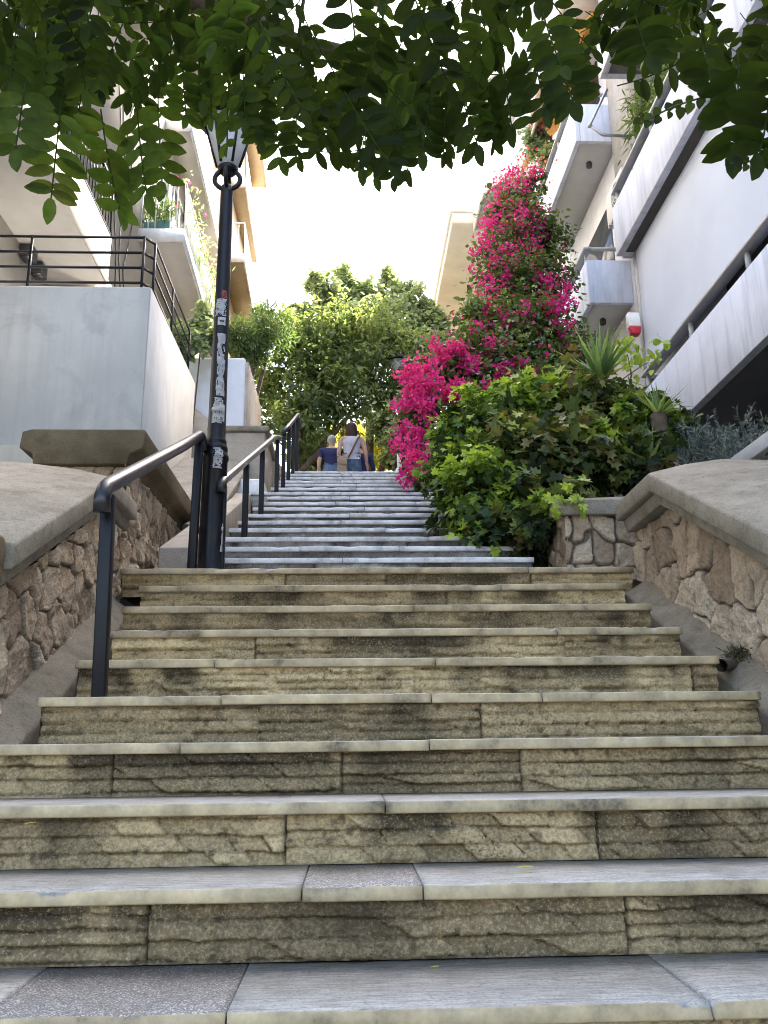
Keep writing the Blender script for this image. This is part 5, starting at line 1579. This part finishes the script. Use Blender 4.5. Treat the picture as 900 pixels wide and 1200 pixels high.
def person(label, pos, H, shirt, trousers, hair, hairlen, face, armpose, stride=.16, long_sleeve=False, build=1.0, hem=None):
    """walking figure seen from behind; face = heading angle (0 = +Y)"""
    o = empty('person', pos, label, 'person', 'people walking away at the head of the stairs')
    p = np.array(pos); ca, sa = math.cos(face), math.sin(face)
    s = H/1.7

    def w(x, y, z): return p+np.array([x*ca-y*sa, x*sa+y*ca, z])*s
    k = build
    st = stride
    # body: pelvis, spine, neck, head, arms and legs in one skin
    J = [(w(0, 0, .93), .135*k*s, .10*s), (w(0, 0, 1.12), .125*k*s, .095*s), (w(0, -.01, 1.30), .15*k*s, .105*s), (w(0, -.01, 1.41), .10*s, .075*s), (w(0, 0, 1.47), .052*s, .052*s),
         (w(0, .015, 1.53), .066*s, .078*s), (w(0, .02, 1.60), .076*s, .092*s), (w(0, .015, 1.665), .058*s, .07*s), (w(0, .015, 1.70), .025*s, .03*s)]
    Bn = [(0, 1), (1, 2), (2, 3), (3, 4), (4, 5), (5, 6), (6, 7), (7, 8)]
    LEG = {}
    for sd, f in ((-1, 1), (1, -1)):
        i0 = len(J)
        hip = w(.085*sd*k, 0, .88); knee = w(.09*sd, st*f*.6+.03, .49); ank = w(.09*sd, st*f-(0 if f > 0 else .05), .08 if f > 0 else .12)
        toe = ank+np.array([-sa, ca, 0])*.13*s+np.array([0, 0, -.045 if f > 0 else -.06])*s
        J += [(hip, .088*k*s, .088*k*s), (knee, .056*s, .058*s), (ank, .038*s, .042*s), (toe, .038*s, .028*s)]
        Bn += [(0, i0), (i0, i0+1), (i0+1, i0+2), (i0+2, i0+3)]
        LEG[sd] = (hip, knee, ank, toe)
    ARM = {}
    for sd in (-1, 1):
        i0 = len(J); el, wr = armpose[sd]
        sh_ = w(.175*sd*k, -.01, 1.385); e_ = w(*el); w_ = w(*wr)
        J += [(sh_, .055*s, .055*s), (e_, .038*s, .04*s), (w_, .025*s, .03*s)]
        Bn += [(3, i0), (i0, i0+1), (i0+1, i0+2)]
        d = norm(w_-e_)
        pm = w_+d*.07*s
        J += [(pm, .032*s, .018*s)]; Bn += [(i0+2, i0+3)]
        side = np.array([ca, sa, 0])
        for fi, (off, ln) in enumerate(((-.022, .055), (-.008, .068), (.007, .072), (.02, .062))):
            a_ = pm+np.array([-sa, ca, 0])*off*s+d*.03*s; b_ = a_+d*ln*s*.6; c_ = b_+norm(d*.6-side*sd*.6)*ln*s*.5
            n0 = len(J); J += [(a_, .009*s, .009*s), (b_, .009*s, .009*s), (c_, .007*s, .007*s)]; Bn += [(i0+3, n0), (n0, n0+1), (n0+1, n0+2)]
        a_ = w_+d*.03*s+np.array([-sa, ca, 0])*.035*s; b_ = a_+norm(d+np.array([-sa, ca, 0])*.6)*.045*s
        n0 = len(J); J += [(a_, .011*s, .011*s), (b_, .009*s, .009*s)]; Bn += [(i0+2, n0), (n0, n0+1)]
        ARM[sd] = (sh_, e_, w_)
    skin_body('body', M['skin'], o, J, Bn, 0, 2)
    # shirt
    hz = hem or .84
    Js = [(w(0, 0, hz+.09), .150*k*s, .115*s), (w(0, 0, 1.12), .138*k*s, .108*s), (w(0, -.01, 1.30), .182*k*s, .135*s), (w(0, -.01, 1.405), .17*k*s, .112*s), (w(0, 0, 1.465), .085*s, .08*s)]
    Bs = [(0, 1), (1, 2), (2, 3), (3, 4)]
    Js = [(w(0, 0, hz), .148*k*s, .115*s)]+Js; Bs = [(a+1, b+1) for a, b in Bs]+[(0, 1)]
    if shirt[1] != 'none':
        for sd in (-1, 1):
            sh_, e_, w_ = ARM[sd]; i0 = len(Js)
            t = {'short': .62, 'cap': .12, 'long': 1.0}[shirt[1]]
            Js += [(sh_, .066*s, .066*s), (sh_+(e_-sh_)*t, .056*s if t < .9 else .046*s, .058*s if t < .9 else .046*s)]; Bs += [(4, i0), (i0, i0+1)]
            if t == 1.0: Js += [(e_+(w_-e_)*.93, .034*s, .036*s)]; Bs += [(i0+1, i0+2)]
    skin_body('shirt', M[shirt[0]], o, Js, Bs, 2, 2)
    Jt = [(w(0, 0, 1.10), .128*k*s, .098*s), (w(0, -.005, 1.03), .140*k*s, .108*s), (w(0, -.01, .93), .152*k*s, .124*s)]; Bt = [(0, 1), (1, 2)]
    for sd in (-1, 1):
        hip, knee, ank, toe = LEG[sd]; i0 = len(Jt)
        Jt += [(hip+np.array([0, 0, -.06])*s, .098*k*s, .102*k*s), (knee, .070*s, .072*s), (ank+np.array([0, 0, .03])*s, .056*s, .058*s)]; Bt += [(2, i0), (i0, i0+1), (i0+1, i0+2)]
    skin_body('trousers', M[trousers], o, Jt, Bt, 1, 2)
    for sd in (-1, 1):
        hip, knee, ank, toe = LEG[sd]
        skin_body('shoe', M['shoe'], o, [(ank+np.array([sa, -ca, 0])*.05*s+np.array([0, 0, -.045])*s, .036*s, .034*s), (ank+np.array([0, 0, -.04])*s, .042*s, .04*s), (toe+np.array([-sa, ca, 0])*.03*s+np.array([0, 0, .0])*s, .042*s, .026*s)], [(0, 1), (1, 2)], 1, 2)
    # hair
    mb = MB()
    n, m_ = 28, 20
    vs = []; fs = []
    for a in range(m_+1):
        t = PI*a/m_
        for k_ in range(n):
            ph = 2*PI*k_/n
            x, y, z = math.sin(t)*math.cos(ph), math.sin(t)*math.sin(ph), math.cos(t)
            lump = 1+.05*float(fbm(np.array([ph*1.3+math.cos(ph)*2]), np.array([t*2.]), 3)[0]-.5)*2
            if hairlen == 'long':
                if z > -.1: q = (x*.098*lump, y*.108*lump-.005, 1.615+z*.108)
                else:
                    u = (-z-.1)/.9
                    q = (x*(.098+.06*u)*lump*1.05, -.045*u+y*(.10-.035*u)*lump-.015, 1.60-.26*u)
                    if y > .25: q = (x*.085, .045, max(q[2], 1.52))
            else:
                q = (x*.087*lump, y*.10*lump-.004, 1.62+z*.098)
                if z < 0 and y > .1: q = (x*.07, min(.05, q[1]), q[2])
                if z < -.3: q = (q[0]*.9, q[1]*.85-.01, q[2])
            vs.append(w(*q))
    for a in range(m_):
        for k_ in range(n): fs.append((a*n+k_, (a+1)*n+k_, (a+1)*n+(k_+1) % n, a*n+(k_+1) % n))
    mb.add(vs, fs); mb.build('hair', M[hair], o, smooth=True)
    # face and ears
    mb = MB()
    for sd in (-1, 1): mb.sphere(w(.083*sd, .015, 1.59), (.012*s, .018*s, .03*s), 8, 6)
    mb.build('ear', M['skin'], o, smooth=True)
    mb = MB()
    mb.sphere(w(0, .118, 1.585), (.013*s, .02*s, .024*s), 8, 6); mb.build('nose', M['skin'], o, smooth=True)
    for sd in (-1, 1):
        mb = MB(); mb.sphere(w(.032*sd, .098, 1.61), (.012*s, .008*s, .008*s), 8, 6); mb.build('eye', M['black_cloth'], o, smooth=True)
    mb = MB(); mb.sphere(w(0, .098, 1.545), (.024*s, .01*s, .006*s), 8, 6); mb.build('mouth', M['strap_brown'], o, smooth=True)
    return o, w, s


YP = 12.5
xm = float(at(388, 540, YP)[0]); xw = float(at(412, 540, YP)[0]); xt = float(at(424.5, 540, YP+.5)[0])
person('man with grey hair in a navy polo shirt and jeans walking away', (xm, YP+.35, ZTOP), 1.40, ('navy_cloth', 'short'), 'denim', 'hair_grey', 'short', .0,
       {-1: ((-.245, -.04, 1.13), (-.235, .07, .90)), 1: ((.245, -.02, 1.13), (.235, .09, .90))}, .14, build=1.10)
_, w, s = person('woman with long brown hair in a grey sleeveless top and jeans', (xw, YP, ZTOP), 1.48, ('grey_cloth', 'none'), 'denim_dark', 'hair_brown', 'long', -.05,
                 {-1: ((-.225, -.05, 1.12), (-.215, .05, .89)), 1: ((.25, -.02, 1.13), (.27, .13, .96))}, .16, hem=1.0, build=1.10)
bgp = empty('shoulder_bag', w(-.2, -.1, .75), 'tan shoulder bag worn crossbody by the woman in grey', 'bag')
mb = MB()
mb.hexa([w(-.255, -.20, .74), w(-.06, -.21, .70), w(-.06, -.14, .70), w(-.255, -.12, .74), w(-.215, -.19, 1.03), w(-.075, -.20, 1.0), w(-.075, -.14, 1.0), w(-.215, -.13, 1.03)])
mb.build('body', M['bag_tan'], bgp, bevel=.04, seg=3)
mb = MB(); mb.hexa([w(-.238, -.212, .88), w(-.066, -.222, .85), w(-.066, -.21, .85), w(-.238, -.20, .88), w(-.218, -.2, 1.035), w(-.072, -.212, 1.01), w(-.072, -.13, 1.012), w(-.218, -.12, 1.037)])
mb.build('flap', M['bag_tan'], bgp, bevel=.01)
mb = MB(); pts = [w(-.05, -.16, 1.0), w(.03, -.135, 1.18), w(.11, -.125, 1.36), w(.145, -.07, 1.44), w(.14, .03, 1.44), w(.05, .14, 1.3), w(-.1, .14, 1.1), w(-.2, .02, 1.0), w(-.23, -.14, 1.03)]
mb.tube(pts, .014, 6); mb.build('strap', M['strap_brown'], bgp, smooth=True)
person('person in dark trousers half hidden behind the woman in grey', (xt, YP+.4, ZTOP), 1.32, ('navy_cloth', 'long'), 'black_cloth', 'hair_brown', 'short', .08,
       {-1: ((-.24, -.03, 1.14), (-.22, .10, .93)), 1: ((.225, .0, 1.13), (.17, .14, 1.0))}, .15, hem=.94, build=.92)

# ------------------------------------------------------------------ camera, light, world
cam = bpy.data.cameras.new('camera'); co = bpy.data.objects.new('camera', cam); COL.objects.link(co)
rot = Matrix(((_R[0], _U[0], -_F[0]), (_R[1], _U[1], -_F[1]), (_R[2], _U[2], -_F[2])))
co.matrix_world = Matrix.Translation(Vector(CAM)) @ rot.to_4x4()
cam.sensor_fit = 'VERTICAL'; cam.sensor_height = 36; cam.lens = 36*FPX/1200
cam.clip_start = .05; cam.clip_end = 3000
SC.camera = co

SUN_AZ, SUN_EL = math.radians(42), math.radians(50)      # azimuth from +Y towards +X
sun = bpy.data.lights.new('sun', 'SUN'); sun.energy = 3.5; sun.angle = math.radians(.5); sun.color = (1, .93, .82)
so = bpy.data.objects.new('sun', sun); COL.objects.link(so)
sd = Vector((math.sin(SUN_AZ)*math.cos(SUN_EL), math.cos(SUN_AZ)*math.cos(SUN_EL), math.sin(SUN_EL)))
so.rotation_euler = sd.to_track_quat('Z', 'Y').to_euler(); so.location = (10, 5, 30)
wd = bpy.data.worlds.new('World'); SC.world = wd; wd.use_nodes = True
nt = wd.node_tree; bgn = nt.nodes['Background']
sky = nt.nodes.new('ShaderNodeTexSky'); sky.sky_type = 'NISHITA'; sky.sun_disc = False
sky.sun_elevation = SUN_EL; sky.sun_rotation = SUN_AZ
sky.air_density = 1.0; sky.dust_density = 4.0; sky.ozone_density = 0.0
nt.links.new(sky.outputs[0], bgn.inputs[0]); bgn.inputs[1].default_value = .15
vs = SC.view_settings
vs.view_transform = 'Standard'; vs.look = 'None'; vs.gamma = 1; vs.use_curve_mapping = False
vs.exposure = 2.95
SC.cycles.max_bounces = 8; SC.cycles.diffuse_bounces = 5; SC.cycles.transmission_bounces = 6; SC.cycles.transparent_max_bounces = 8
SC.cycles.use_denoising = True; SC.cycles.pixel_filter_type = 'BLACKMAN_HARRIS'; SC.cycles.filter_width = 1.0
